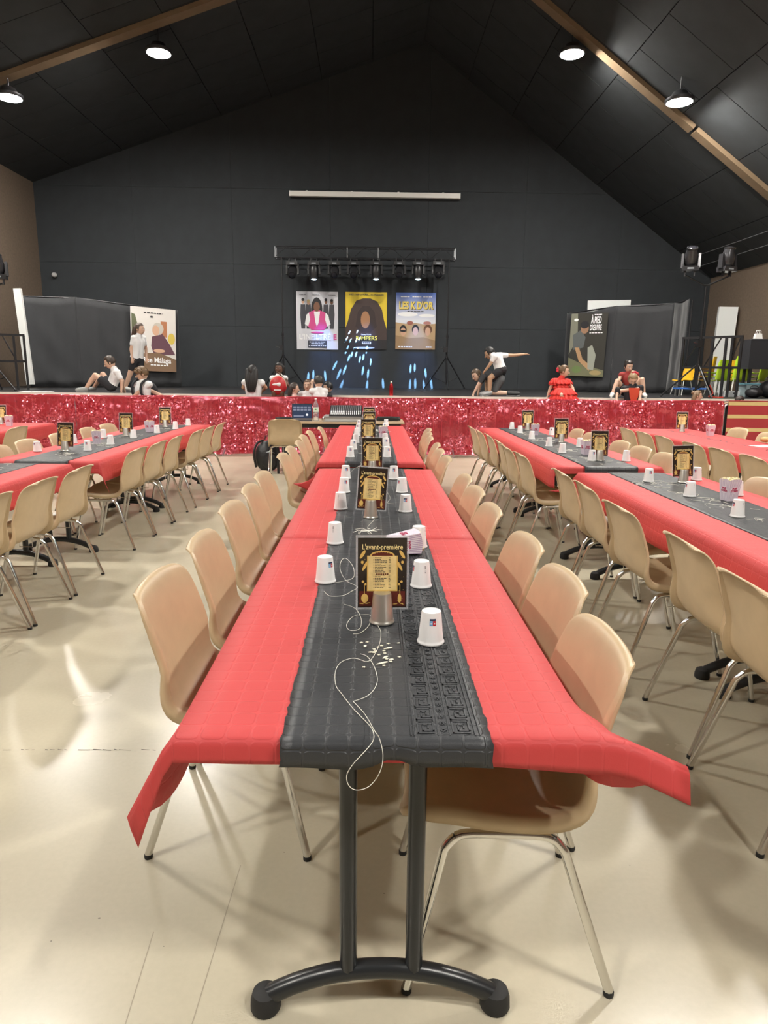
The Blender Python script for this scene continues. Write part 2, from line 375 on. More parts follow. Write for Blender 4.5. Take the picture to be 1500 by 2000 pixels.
def chair_parts():
    out = []
    for sx in (-1, 1):
        a = frame_path(sx)
        f = [Vector(a[0])]+smooth_path(a[1:4], 4)[:5]; rl = smooth_path(a[2:6], 3); bk_ = smooth_path(a[4:7], 4)[4:]+[Vector(a[7])]
        f = [Vector(a[0]), Vector(a[1])]+smooth_path(a[1:4], 4)[1:5]; r_ = [Vector(a[6]), Vector(a[7])]; r_ = smooth_path(a[4:7], 4)[4:]+[Vector(a[7])]
        out.append(('leg', MB().tube(f, .0112, 10).mesh('leg', M_CHROME, True, 70), Vector(a[0])))
        out.append(('leg', MB().tube(r_, .0112, 10).mesh('leg', M_CHROME, True, 70), Vector(a[7])))
        out.append(('side_rail', MB().tube(rl, .0112, 10).mesh('side_rail', M_CHROME, True, 70), None))
    foot = MB().lathe([(.0118, -.012), (.0124, -.010), (.0124, .000), (.0114, .002)], 10).mesh('rubber_foot', M_RUB)
    for y in (.06, -.06): out.append(('crossbar', MB().tube([(-.206, y, .402), (-.15, y, .422), (0, y, .426), (.15, y, .422), (.206, y, .402)], .009, 8).mesh('crossbar', M_CHROME), None))
    x = .205; out.append(('linking_hook', MB().tube([(x, .03, .392), (x+.004, .03, .380), (x+.008, .03, .345), (x+.008, -.05, .345), (x+.004, -.05, .380), (x, -.05, .392)], .0028, 6).mesh('linking_hook', M_CHROME), None))
    return out, foot
CH_PARTS, CH_FOOT = chair_parts()
CH_TOPB = None
def make_chair(label, group):
    t = thing('stacking_chair', label, 'chair', (0, 0, 0), 0, group)
    ob('seat_shell', CH_SHELL, t)
    for nm, me, ft in CH_PARTS:
        o = ob(nm, me, t)
        if ft is not None: ob('rubber_foot', CH_FOOT, o, ft)
    return t
CHAIR0 = make_chair('beige moulded plastic chair', 'beige chairs'); CH_FIRST = [True]
CHAIR0.name = 'stacking_chair'
def chair(X, Y, side, label, group, jit=.03, rz=None):
    """side -1: stands left of its table (faces +X), +1: right of it (faces -X)"""
    a = (-math.pi/2 if side < 0 else math.pi/2) if rz is None else rz
    a += random.uniform(-jit, jit)
    if CH_FIRST[0]:
        CH_FIRST[0] = False; CHAIR0.location = (X, Y, 0); CHAIR0.rotation_euler = (0, 0, a); CHAIR0['label'] = label; CHAIR0['group'] = group
        return CHAIR0
    return dup(CHAIR0, (X, Y, 0), a, label, group)
def chair_row(xs_, ys, side, where, group, jit=.03):
    for k, y in enumerate(ys):
        X = xs_[k] if isinstance(xs_, (list, tuple)) else xs_
        chair(X, y, side, '%s beige plastic chair from the front %s' % (ORD[k], where), group, jit)
# centre row: chairs stand left and right of the tables
chair_row([-.405, -.40, -.42, -.42, -.43], [2.02, 2.55, 3.18, 3.71, 4.20], -1, 'on the left of the front central table', 'chairs of the central tables')
chair_row([-.43, -.43, -.41, -.43, -.41, -.33], [5.20, 5.70, 6.20, 6.78, 7.28, 7.80], -1, 'on the left of the rear central table', 'chairs of the central tables')
chair_row([.325, .37, .36, .33, .335, .335], [1.565, 2.05, 2.53, 3.17, 3.69, 4.14], 1, 'on the right of the front central table', 'chairs of the central tables')
chair_row([.32, .32, .34, .33, .36, .40], [5.10, 5.60, 6.10, 6.70, 7.20, 7.72], 1, 'on the right of the rear central table', 'chairs of the central tables')
# left row
chair_row(-2.135, [3.38, 3.90, 4.43], 1, 'on the right of the front left-hand table', 'chairs of the left tables')
chair_row([-2.14, -2.13, -2.12, -2.09, -2.08, -2.07], [5.58, 6.10, 6.62, 7.33, 7.84, 8.37], 1, 'on the right of the rear left-hand table', 'chairs of the left tables')
chair_row(-2.83, [5.60, 6.12, 6.75, 7.45, 8.0], -1, 'on the left of the rear left-hand table', 'chairs of the left tables')
chair_row(-4.10, [5.95, 6.65, 7.55], 1, 'on the right of the far-left table', 'chairs of the far-left table')
# right row
chair_row([1.43, 1.47, 1.46, 1.49, 1.50], [2.02, 2.55, 3.27, 3.90, 4.43], -1, 'on the left of the front right-hand table', 'chairs of the right tables')
chair_row([1.44, 1.43, 1.46, 1.47, 1.45, 1.44], [5.43, 5.96, 6.45, 7.13, 7.63, 8.16], -1, 'on the left of the rear right-hand table', 'chairs of the right tables')
chair_row(2.20, [3.55, 4.10], 1, 'on the right of the front right-hand table', 'chairs of the right tables')
chair_row(2.15, [5.45, 5.95, 6.45, 7.35, 7.85], 1, 'on the right of the rear right-hand table', 'chairs of the right tables')
chair_row(3.28, [5.35, 5.87, 6.39, 7.05, 7.57, 8.09], -1, 'on the left of the far-right table', 'chairs of the far-right table')
chair_row(4.25, [7.0, 7.6, 8.25], 1, 'on the right of the far-right table', 'chairs of the far-right table')
chair(-1.16, 9.32, 1, 'beige plastic chair at the sound desk, turned away from the camera', 'chairs of the central tables', 0, rz=.06)
# ================================================================== tables
TB_TOP = MB().box((0, 0, .7265), (.8, 1.8, .027)).mesh('tabletop', M_TTOP, False)
TB_EDGE = MB().tube([(-.39, -.89, .708), (.39, -.89, .708), (.39, .89, .708), (-.39, .89, .708)], .012, 6, closed=True).mesh('underframe', M_TBLK)
def bow():
    pts = []
    for k in range(17):
        u = -1+2*k/16; pts.append((u*.262, 0, .030+.074*(1-abs(u)**2.1)))
    m = MB().tube(pts, .0215, 12); return m.mesh('bowed_foot', M_TBLK, True, 60)
TB_BOW = bow()
TB_POST = MB().tube([(0, 0, .092), (0, 0, .712)], .0195, 12).mesh('post', M_TBLK, True, 60)
TB_CAP = MB().lathe([(.032, 0), (.035, .006), (.034, .026), (.029, .044), (.014, .053)], 16).mesh('rubber_cap', M_RUB)
TB_BR = MB().tube([(0, 0, .585), (0, .012, .59), (0, .028, .62), (0, .05, .70)], .0085, 8).mesh('brace', M_TBLK)
def make_table(label, group):
    t = thing('folding_table', label, 'table', (0, 0, 0), 0, group)
    ob('tabletop', TB_TOP, t); ob('underframe', TB_EDGE, t)
    for s_ in (-1, 1):
        f = ob('bowed_foot', TB_BOW, t, (0, s_*.80, 0))
        for x in (-.262, .262): ob('rubber_cap', TB_CAP, f, (x, 0, 0))
        for x in (-.074, .074):
            p = ob('post', TB_POST, t, (x, s_*.80, 0))
            ob('brace', TB_BR, p, (0, 0, 0), (0, 0, 0 if s_ < 0 else math.pi))
    return t
TABLE0 = make_table('folding table', 'folding tables'); TB_FIRST = [True]
def table(X, Y, label):
    if TB_FIRST[0]: TB_FIRST[0] = False; TABLE0.location = (X, Y, 0); TABLE0['label'] = label; return
    dup(TABLE0, (X, Y, 0), 0, label, 'folding tables')
TW = .40; TZ = .7415
def pair(X, y0, where, n=2):
    for k in range(n): table(X, y0+.9+1.8*k, 'black-legged folding table under red paper, %s of %s' % (('front half', 'rear half')[k], where))
pair(.03, 1.20, 'the front central row'); pair(.0, 5.17, 'the rear central row')
table(-2.60, 4.08, 'black-legged folding table under red paper, front left-hand row'); pair(-2.46, 5.18, 'the rear left-hand row')
pair(1.86, 1.12, 'the front right-hand row'); pair(1.79, 5.06, 'the rear right-hand row')
pair(-4.46, 5.20, 'the far-left row'); pair(3.70, 5.15, 'the far-right row')
# ------------------------------------------------------------------ paper cloths
def cloth(name, xc, y0, y1, side=.16, front=.08, back=.08, tips=None, z=TZ+.0015, half=TW, m=M_RED, seed=0, wav=.004, side_r=None, flare=.10, lift=0.0, lift_l=0.0):
    """paper sheet lying on the table top and hanging over its edges; tips = {(sx,sy): xyz of the hanging corner}"""
    rnd = random.Random(seed); ph = [rnd.uniform(0, 6) for _ in range(6)]; tips = tips or {}
    sr = side if side_r is None else side_r
    def axis(lo, hi, olo, ohi, n):
        A = []
        if olo > 0: A += [('lo', olo*k/5) for k in range(5, 0, -1)]
        A += [('in', lo+(hi-lo)*k/n) for k in range(n+1)]
        if ohi > 0: A += [('hi', ohi*k/5) for k in range(1, 6)]
        return A
    U = axis(xc-half, xc+half, side, sr, 12); V = axis(y0, y1, front, back, max(10, int((y1-y0)/(.03 if lift else .09))))
    def hang(d, fl=None, r=.014):        # overhang length -> (out, down) with a soft bend at the edge
        fl = flare if fl is None else fl; A = math.pi/2-math.asin(min(.95, fl)); q = A*r
        if d < q: a = d/r; return r*math.sin(a), r*(1-math.cos(a))
        return r*math.sin(A)+(d-q)*math.cos(A), r*(1-math.cos(A))+(d-q)*math.sin(A)
    rows = []; uv = []
    for (kv, tv) in V:
        row = []
        for (ku, tu) in U:
            ex = {'lo': xc-half, 'hi': xc+half}.get(ku); ey = {'lo': y0, 'hi': y1}.get(kv); sx = -1 if ku == 'lo' else 1; sy = -1 if kv == 'lo' else 1
            uu = (tu-xc) if ku == 'in' else (ex-xc+sx*tu); vv = tv if kv == 'in' else ey+sy*tv
            if ku == 'in' and kv == 'in':
                p = Vector((tu, tv, z+.0006*math.sin(9*tu+ph[0])*math.sin(5*tv+ph[1])+.0007))
            elif kv == 'in':
                o_, d_ = hang(tu, flare+(lift if sx > 0 else lift_l)*math.exp(-(tv-y0)/.05), .014+(.22*math.exp(-(tv-y0)/.05) if sx > 0 and lift else 0)); wv = wav*math.sin(7*tv+ph[2])*(tu/.16)+wav*.6*math.sin(17*tv+ph[3])*(tu/.16)
                p = Vector((ex+sx*(o_+wv), tv, z-d_))
            elif ku == 'in':
                o_, d_ = hang(tv*(1+.06*math.sin(8*tu+ph[4])+(.45*max(0, (tu-xc)/half) if lift and kv == 'lo' else 0))); p = Vector((tu, ey+sy*(o_+.3*wav*math.sin(11*tu+ph[5])), z-d_))
            else:
                fs = flare+((lift if sx > 0 else lift_l) if sy < 0 else 0); rs = .014+(.22 if sx > 0 and sy < 0 and lift else 0); o1, d1 = hang(tu, fs, rs); ke = 1.45 if lift and sx > 0 and sy < 0 else 1; o2, d2 = hang(tv*ke); ap = Vector((ex, ey, z)); So, Fo = (sr if sx > 0 else side), (front if sy < 0 else back)
                Pa = ap+Vector((sx*o1, 0, -d1)); Pb = ap+Vector((0, sy*o2, -d2)); a, b_ = tu/So, tv/Fo
                oa, da = hang(So, fs, rs); ob_, db = hang(Fo*ke); pa1 = ap+Vector((sx*oa, 0, -da)); pb1 = ap+Vector((0, sy*ob_, -db))
                tip = Vector(tips.get((sx, sy), ap+Vector((sx*.055, sy*.045, -(So+Fo)*.80))))
                dl = tip-(pa1+pb1-ap); p = Pa+Pb-ap+Vector((dl.x*a*b_, dl.y*a*b_, dl.z*a**(1.5 if sx < 0 else .9)*b_))
            row.append(p); uv.append((uu+.4, vv))
        rows.append(row)
    mb = MB().grid(rows); mb.uv = uv
    return bake(mb.mesh(name, m, True, 80), [('SOLIDIFY', dict(thickness=.0009, offset=1))])
def put_cloth(label, *a, **k): return tag(ob('paper_tablecloth', cloth('paper_tablecloth', *a, **k)), label, 'tablecloth', 'red paper tablecloths')
put_cloth('red embossed paper cloth with flaring corners on the nearest end of the central table',   .03, 1.185, 2.75, .20, .052, 0, seed=1, wav=.003,
          lift=.80, lift_l=.36, tips={(-1, -1): (-.450, 1.18, .508), (1, -1): (.612, 1.145, .622)})
put_cloth('red embossed paper cloth on the far half of the front central table', .03, 2.752, 4.84, .20, 0, .06, seed=2, wav=.003,
          tips={(-1, 1): (-.56, 4.86, .63)}, z=TZ+.001)
put_cloth('red paper cloth on the rear central table by the sound desk', .0, 5.16, 8.72, .17, .05, .07, seed=3, z=TZ+.012, tips={(1, 1): (.58, 8.80, .62)})
put_cloth('red paper cloth on the front left-hand table, cut by the photo edge', -2.60, 3.1, 4.98, .17, 0, .03, seed=4)
put_cloth('red paper cloth on the rear left-hand table with one drooping corner', -2.46, 5.16, 8.76, .17, .10, .05, seed=5, tips={(1, -1): (-1.97, 5.10, .505)})
put_cloth('red paper cloth on the front right-hand table with a folded far corner', 1.86, 1.10, 4.73, .17, .08, .09, seed=6, tips={(-1, 1): (1.28, 4.80, .60)})
put_cloth('red paper cloth on the rear right-hand table', 1.79, 5.05, 8.66, .17, .06, .05, seed=7, tips={(-1, -1): (1.38, 5.02, .58)}, z=TZ+.002)
put_cloth('red paper cloth on the far-left table at the photo edge', -4.46, 5.2, 8.82, .17, .05, .05, seed=8)
put_cloth('red paper cloth on the far-right table without a black runner', 3.70, 5.15, 8.74, .17, .06, .05, seed=9)
# black runners --------------------------------------------------------
def runner(label, xc, y0, y1, half=.20, front=.05, back=.03, z=TZ+.004, seed=0):
    rnd = random.Random(seed); rows = []; uv = []
    V = [('lo', front*k/4) for k in range(4, 0, -1)] if front else []
    n = int((y1-y0)/.02); V += [('in', y0+(y1-y0)*k/n) for k in range(n+1)]
    if back: V += [('hi', back*k/4) for k in range(1, 5)]
    for kv, tv in V:
        row = []; ee = rnd.uniform(-.0025, .0025), rnd.uniform(-.0025, .0025)
        for k in range(17):
            u = -1+k/8; x = xc+u*half+(ee[0] if k == 0 else ee[1] if k == 16 else 0)
            if kv == 'in': p = Vector((x, tv, z+.0008*math.sin(6*u+tv*9)))
            else:
                d = tv*(1+.05*math.sin(4*u+1.2+seed)-.35*math.exp(-((u-.05)/.18)**2)*(1 if kv == 'lo' and seed == 1 else 0)); r = .016; q = math.pi/2*r
                o_, dn = (r*math.sin(d/r), r*(1-math.cos(d/r))) if d < q else (r+(d-q)*.06, r+(d-q))
                p = Vector((x, (y0-o_ if kv == 'lo' else y1+o_), z-dn))
            row.append(p); uv.append((x-xc+half, tv if kv == 'in' else (y0-tv if kv == 'lo' else y1+tv)))
        rows.append(row)
    mb = MB().grid(rows); mb.uv = uv
    me = bake(mb.mesh('table_runner', M_BLK, True, 80), [('SOLIDIFY', dict(thickness=.0009, offset=1))])
    return tag(ob('table_runner', me), label, 'table runner', 'black paper table runners')
run1 = runner('black embossed paper runner with Greek key border on the front central table',   .033, 1.172, 4.845, .2, .060, .05, z=TZ+.0045, seed=1)
runner('black paper runner on the rear central table by the sound desk', .0, 5.145, 8.71, .2, .05, .03, z=TZ+.0155, seed=2)
runner('black paper runner on the front left-hand table, cut by the photo edge', -2.62, 3.1, 4.98, .2, 0, .03, seed=3)
runner('black paper runner on the rear left-hand table', -2.48, 5.145, 8.70, .2, .06, .02, seed=4)
runner('black paper runner on the front right-hand table', 1.87, 1.10, 4.74, .2, .05, .04, seed=5)
runner('black paper runner on the rear right-hand table', 1.80, 5.035, 8.62, .2, .06, .02, z=TZ+.0055, seed=6)
# Greek key bands pressed into the near runner (raised strips of the same paper)
M_KEY = mat('black_paper_raised', (0.048, 0.051, 0.056), .34)  # paler than the runner: sheen of the pressed paper put into the colour
def key_band(x0, x1, y0, y1, z):
    mb = MB(); wd = x1-x0; pitch = .052; n = int((y1-y0)/pitch); t = .0032
    def seg(a, b):
        (ax, ay), (bx, by) = a, b; mb.box(((ax+bx)/2, (ay+by)/2, z), (abs(bx-ax)+t, abs(by-ay)+t, .0009))
    for k in range(n):
        y = y0+k*pitch; X = lambda f: x0+wd*f; Yy = lambda f: y+pitch*f
        P = [(0, 0), (0, .84), (1, .84), (1, .16), (.34, .16), (.34, .56), (.68, .56), (.68, .36)]
        for a, b_ in zip(P, P[1:]): seg((X(a[0]), Yy(a[1])), (X(b_[0]), Yy(b_[1])))
        seg((X(1), Yy(0)), (X(0), Yy(0)))
    return mb
zr = TZ+.0069
for nm, x0, x1 in (('greek_key_band', .094, .124), ('greek_key_band', .162, .194)):
    bk(nm, key_band(x0, x1, 1.19, 2.9, zr), M_KEY, run1, smooth=False, kind='stuff')
mb = MB()
for x in (.080, .086, .132, .154, .203, .212): mb.box((x, 2.04, zr-.0002), (.0022, 1.72, .0008))
bk('border_line', mb, M_KEY, run1, smooth=False, kind='stuff')
mb = MB(); y = 1.2
while y < 2.9:
    for a in range(4): mb.box((.143, y, zr), (.015, .0022, .0008), rz=a*math.pi/4)
    y += .026
bk('star_band', mb, M_KEY, run1, smooth=False, kind='stuff')
# ================================================================== table ware
CUP_P = [(.0335, 0), (.0350, .0015), (.0352, .004), (.0338, .0065), (.0325, .009), (.0318, .012), (.0250, .082), (.0240, .0845), (.0218, .0850), (.0212, .0838), (.0001, .0835)]
CUP = MB().lathe(CUP_P, 28, capb=False, capt=False)
CUP.lathe([(.0325, .0015), (.0245, .0815), (.0001, .0815)], 28, capb=False, capt=False)
CUP_ME = CUP.mesh('cup_body', M_CUP, True, 50); SCUP_ME = CUP.mesh('cup_body', M_SILV, True, 50)
def cup_patch(a0, a1, z0, z1, m, nm, off=.0005):
    rows = []
    for j in range(3):
        z = z0+(z1-z0)*j/2; r = .0318-(.0068)*(z-.012)/.070+off
        rows.append([Vector((r*math.sin(a0+(a1-a0)*i/4), -r*math.cos(a0+(a1-a0)*i/4), z)) for i in range(5)])
    return MB().grid(rows).mesh(nm, m, True)
M_LB = mat('light_blue_print', (.20, .48, .80), .5); M_LR = mat('red_print', (.62, .03, .04), .5); M_LN = mat('navy_print', (.03, .05, .11), .5)
CUP_BITS = [cup_patch(-.27, .31, .0662, .0712, M_LN, 'logo_bar'), cup_patch(-.27, .015, .0535, .0658, M_LB, 'logo_square'), cup_patch(.025, .31, .0535, .0658, M_LR, 'logo_square'),
            cup_patch(-.19, -.06, .0575, .0610, M_WHITE, 'logo_mark', .0009), cup_patch(.11, .23, .0575, .0610, M_WHITE, 'logo_mark', .0009)]
mk = MB()
for z, h in ((.0715, .0045), (.066, .0065), (.0575, .002), (.052, .004)):
    me_ = cup_patch(1.75, 1.82, z-h/2, z+h/2, M_INK, 'print'); mk.add([v_.co for v_ in me_.vertices], [tuple(p_.vertices) for p_ in me_.polygons])
CUP_BITS.append(mk.mesh('vertical_print', M_INK))
def make_cup():
    t = thing('paper_cup', 'white cup', 'cup'); ob('cup_body', CUP_ME, t)
    for m_ in CUP_BITS: ob(m_.name.split('.')[0], m_, t)
    return t
CUP0 = make_cup(); CUP_FIRST = [True]
def cup(X, Y, z, a, label, group):
    if CUP_FIRST[0]:
        CUP_FIRST[0] = False; CUP0.location = (X, Y, z); CUP0.rotation_euler = (0, 0, a); CUP0['label'] = label; CUP0['group'] = group; return
    dup(CUP0, (X, Y, z), a, label, group)
# programme card ---------------------------------------------------------
CW_, CHH = .134, .196
M_CARD = mat('card_print_black', (.022, .014, .010), .3, noise=(30, .5), coat=.4)
M_CRM = mat('card_print_cream', (.80, .62, .27), .4, noise=(40, .12), coat=.4)
M_BRN = mat('card_print_maroon', (.12, .02, .012), .4)
M_LAM = mat('laminate_film', (.75, .76, .78), .12, alpha=.28)
M_TITLE = mat('card_title_gold', (.90, .76, .36), .4)
def ellipse_pts(cx, cz, rx, rz, n=14, rot=0):
    return [(cx+rx*math.cos(2*math.pi*k/n)*math.cos(rot)-rz*math.sin(2*math.pi*k/n)*math.sin(rot), cz+rx*math.cos(2*math.pi*k/n)*math.sin(rot)+rz*math.sin(2*math.pi*k/n)*math.cos(rot)) for k in range(n)]
def flat(polys, y, m, nm, th=0.0):
    """flat print: polygons in the XZ plane, facing -Y"""
    mb = MB()
    for P in polys:
        A = sum(P[i][0]*P[(i+1) % len(P)][1]-P[(i+1) % len(P)][0]*P[i][1] for i in range(len(P)))
        if A < 0: P = P[::-1]
        n = len(P)
        if th: mb.add([(x, y, z) for x, z in P]+[(x, y+th, z) for x, z in P], [tuple(range(n)), tuple(range(2*n-1, n-1, -1))]+[(i, i+n, (i+1) % n+n, (i+1) % n) for i in range(n)])
        else: mb.add([(x, y, z) for x, z in P], [tuple(range(n))])
    return mb.mesh(nm, m, False)
def rect(x0, z0, x1, z1): return [(x0, z0), (x1, z0), (x1, z1), (x0, z1)]
def make_card():
    t = thing('programme_card', 'card', 'card'); h = CHH; w2 = CW_/2
    ob('laminate_film', flat([rect(-w2-.006, -.007, w2+.006, h+.007)], .0009, M_LAM, 'laminate_film', .0004), t)
    bd = ob('card_sheet', flat([rect(-w2, 0, w2, h)], -.0002, M_CARD, 'card_sheet', .001), t)
    ob('maroon_foot', flat([rect(-w2+.004, .004, w2-.004, .046)], -.0005, M_BRN, 'maroon_foot'), bd)
    ob('gold_frame', flat([rect(-.042, .046, .042, .146), ellipse_pts(0, .146, .034, .014, 20)], -.0007, M_GOLD, 'gold_frame'), bd)
    ob('maroon_arch', flat([ellipse_pts(0, .147, .029, .009, 20)], -.0009, M_BRN, 'maroon_arch'), bd)
    ob('cream_panel', flat([rect(-.0385, .050, .0385, .1455)], -.0010, M_CRM, 'cream_panel'), bd)
    o = ob('title', text("L'avant-première", .0205, M_TITLE, bold=.0003, sx=.80, ext=.0002), bd, (0, -.0011, .170)); o['label'] = 'pale gold heading lettering'
    L = []; rd = random.Random(3)
    for k in range(20):
        z = .1405-k*.00445
        if k == 10: continue
        x = -.021
        L.append(rect(x-.004, z-.0006, x-.0025, z+.0006)); end = x+rd.uniform(.014, .030)
        while x < end: d = rd.uniform(.003, .008); L.append(rect(x, z-.0008, x+d, z+.0008)); x += d+.0012
        L.append(rect(.017, z-.0006, .021+rd.uniform(0, .003), z+.0006))
    ob('programme_lines', flat(L, -.0013, M_INK, 'programme_lines'), bd, kind='stuff')
    ob('interval_band', flat([rect(-.017+.0058*k, .0925, -.0125+.0058*k, .0962) for k in range(6)], -.0013, M_BRN, 'interval_band'), bd)
    G = []
    for sx in (-1, 1):
        G += [ellipse_pts(sx*.054, .150, .0045, .014, 10, sx*.55), ellipse_pts(sx*.047, .118, .004, .016, 10, sx*.5), ellipse_pts(sx*.055, .128, .004, .0045, 8), ellipse_pts(sx*.053, .073, .0035, .004, 8), ellipse_pts(sx*.046, .066, .003, .0035, 8)]
        G += [rect(sx*.049-.0008, .03, sx*.049+.0008, .065), ellipse_pts(sx*.048, .026, .010 if sx < 0 else .005, .013, 12)]
        for k in range(9): G.append(ellipse_pts(sx*rd.uniform(.040, .062), rd.uniform(.006, .19), .0009, .0009, 5))
        for k in range(3): G.append(ellipse_pts(sx*rd.uniform(.03, .058), rd.uniform(.008, .02), .007, .0012, 6, rd.uniform(-1, 1)))
    for k in range(9): G.append(ellipse_pts(-.028+.007*k, .149+.007*math.cos((k-4)*.35), .0012, .0012, 6))
    ob('gold_ornament', flat(G, -.0012, M_GOLD, 'gold_ornament'), bd, kind='stuff')
    return t
CARD0 = make_card(); CARD_FIRST = [True]
SC_FIRST = [None]
def card(X, Y, z, a, where, tilt=-.10, roll=0.0):
    l2 = 'silver upturned cup holding the programme card %s' % where
    if SC_FIRST[0] is None:
        s_ = thing('silver_cup', l2, 'cup', (X, Y, z), 0, 'silver cups holding cards'); ob('cup_body', SCUP_ME, s_); SC_FIRST[0] = s_
    else: dup(SC_FIRST[0], (X, Y, z), random.random()*6, l2)
    lb = 'black and gold laminated programme card %s' % where; loc = (X-.012*math.sin(a)*-1, Y+.012*math.cos(a), z+.038); rot = (tilt, roll, a)
    if CARD_FIRST[0]:
        CARD_FIRST[0] = False; CARD0.location = loc; CARD0.rotation_euler = rot; CARD0['label'] = lb; CARD0['group'] = 'programme cards'; return
    dup(CARD0, loc, 0, lb, 'programme cards', rot=rot)
# popcorn carton ------------------------------------------------------------
M_POPC = mat('popped_corn', (.86, .78, .48), .8, noise=(60, .15))
ms = mat('striped_carton', (.8, .8, .8), .55); g = NG(ms); b = ms.node_tree.nodes['Principled BSDF']
uvn = g.n('ShaderNodeUVMap'); sp = g.n('ShaderNodeSeparateXYZ'); g.l(uvn.outputs[0], sp.inputs[0])
st = g.m('GREATER_THAN', g.m('FRACT', g.m('MULTIPLY', sp.outputs[0], 11.0)), .55)
mx = g.n('ShaderNodeMix', data_type='RGBA'); g.l(st, mx.inputs[0]); mx.inputs[6].default_value = (.80, .76, .80, 1); mx.inputs[7].default_value = (.46, .36, .52, 1); g.l(mx.outputs[2], b.inputs['Base Color'])
M_PLBL = mat('carton_label', (.78, .70, .78), .5); M_PTXT = mat('carton_lettering', (.42, .03, .10), .5)
def make_carton():
    t = thing('popcorn_carton', 'carton', 'carton'); h = .115; a, bq = .030, .040; W0 = [(-a, -a), (a, -a), (a, a), (-a, a)]
    mb = MB(); uv = []
    for k in range(4):
        (x0, y0), (x1, y1) = W0[k], W0[(k+1) % 4]; f = bq/a; N = 8; bot = []; top = []
        for i in range(N+1):
            u = i/N; x, y = x0+(x1-x0)*u, y0+(y1-y0)*u
            bot.append(Vector((x, y, 0))); top.append(Vector((x*f, y*f, h+.007*math.sin(math.pi*u)**.5)))
        mb.grid([bot, top]); uv += [(i/N, 0) for i in range(N+1)]+[(i/N, 1) for i in range(N+1)]
    mb.add([(x, y, .0005) for x, y in W0], [(0, 1, 2, 3)]); uv += [(0, 0)]*4; mb.uv = uv
    ob('carton_body', mb.mesh('carton_body', ms, False), t)
    tl = math.atan2(bq-a, h)
    for k in range(4):
        l_ = ob('label_patch', flat([ellipse_pts(0, .063, .024, .020, 20)], 0, M_PLBL, 'label_patch'), t, (0, 0, 0), (0, 0, k*math.pi/2))
        l_.data.transform(Matrix.Translation((0, -.0305-.0055, 0)) @ Matrix.Translation((0, 0, .063)) @ Matrix.Rotation(tl, 4, 'X') @ Matrix.Translation((0, 0, -.063)))
        ob('lettering', text('POP', .0165, M_PTXT, bold=.0009, ext=.0002), l_, (0, -.0372, .0695), (tl, 0, 0)); ob('lettering', text('CORN', .0150, M_PTXT, bold=.0009, ext=.0002), l_, (0, -.0362, .0565), (tl, 0, 0))
    rd = random.Random(5); mb = MB()
    for k in range(34): mb.ell((rd.uniform(-.033, .033), rd.uniform(-.033, .033), h-.006+rd.uniform(-.004, .014)), (.0085, .0075, .007), nu=7, nv=5, fn=lambda d: 1+.3*math.sin(5*d.x+3*d.z+k))
    o = ob('popcorn', mb.mesh('popcorn', M_POPC), t); o['kind'] = 'stuff'
    return t
CART0 = make_carton(); CART_FIRST = [True]
def carton(X, Y, z, a, label, rot=None):
    if CART_FIRST[0]:
        CART_FIRST[0] = False; CART0.location = (X, Y, z); CART0.rotation_euler = rot or (0, 0, a); CART0['label'] = label; CART0['group'] = 'popcorn cartons'; return
    dup(CART0, (X, Y, z), a, label, 'popcorn cartons', rot=rot)
ZA = TZ+.0068; ZB = TZ+.0178
def px_cups(lst, z, where, group, rots=None):
    for k, (px, py) in enumerate(lst):
        p = atz(px, py, z); p.y += .015
        a = (rots or {}).get(k, random.uniform(-2.2, 2.2)); cup(p.x, p.y, z, a, '%s upturned white cup from the front %s' % (ORD[k], where), group)
px_cups([(635, 1138), (654, 1062), (665, 995), (672, 962), (675, 935)], ZA, 'on the left of the front central runner', 'cups of the front central table', {0: .75, 1: -2.0, 2: -2.2, 3: .4, 4: .3})
px_cups([(842, 1258), (823, 1147), (818, 1070), (792, 1000), (785, 962), (769, 936)], ZA, 'on the right of the front central runner', 'cups of the front central table', {0: .05, 1: -1.4, 2: -.7, 3: -.1, 4: -.9, 5: 0})
px_cups([(684, 893), (690, 878), (695, 865), (697, 852), (700, 843), (702, 834)], ZB, 'on the left of the rear central runner', 'cups of the rear central table', {0: .1, 1: .4, 2: 2, 3: 2})
px_cups([(756, 893), (754, 874), (752, 864), (751, 852), (752, 840), (754, 832)], ZB, 'on the right of the rear central runner', 'cups of the rear central table', {0: .5, 1: .1, 2: 2})
px_cups([(72, 882), (170, 880), (215, 868), (260, 856), (306, 846), (342, 838), (367, 831)], TZ+.006, 'along the near edge of the rear left runner', 'cups of the rear left table')
px_cups([(143, 866), (201, 855)], TZ+.006, 'along the far edge of the rear left runner', 'cups of the rear left table')
px_cups([(1157, 900), (1099, 885), (1073, 872), (1039, 858), (1016, 846), (1000, 838)], TZ+.0075, 'along the near edge of the rear right runner', 'cups of the rear right table', {0: .2})
px_cups([(1224, 901), (1133, 873), (1078, 850)], TZ+.0075, 'along the far edge of the rear right runner', 'cups of the rear right table')
px_cups([(1443, 1010), (1349, 970), (1268, 941)], TZ+.006, 'along the near edge of the front right runner', 'cups of the front right table', {0: -1.5, 1: -1.5})
px_cups([(1442, 968), (1362, 938)], TZ+.006, 'along the far edge of the front right runner', 'cups of the front right table')
def px_card(px, py, z, where, a=0.0, roll=0.0, tilt=-.10):
    p = atz(px, py, z); p.y += .015; card(p.x, p.y, z, a, where, tilt, roll)
px_card(746, 1218, ZA, 'nearest the camera on the central runner', .02, 0, -.04)
px_card(724, 1012, ZA, 'second from the front on the central runner', .05, .07)
px_card(727, 925, ZB, 'third from the front on the central runner', .05, .0)
px_card(719, 869, ZB, 'fourth from the front on the central runner', .05)
px_card(721, 846, ZB, 'fifth from the front on the central runner', .05)
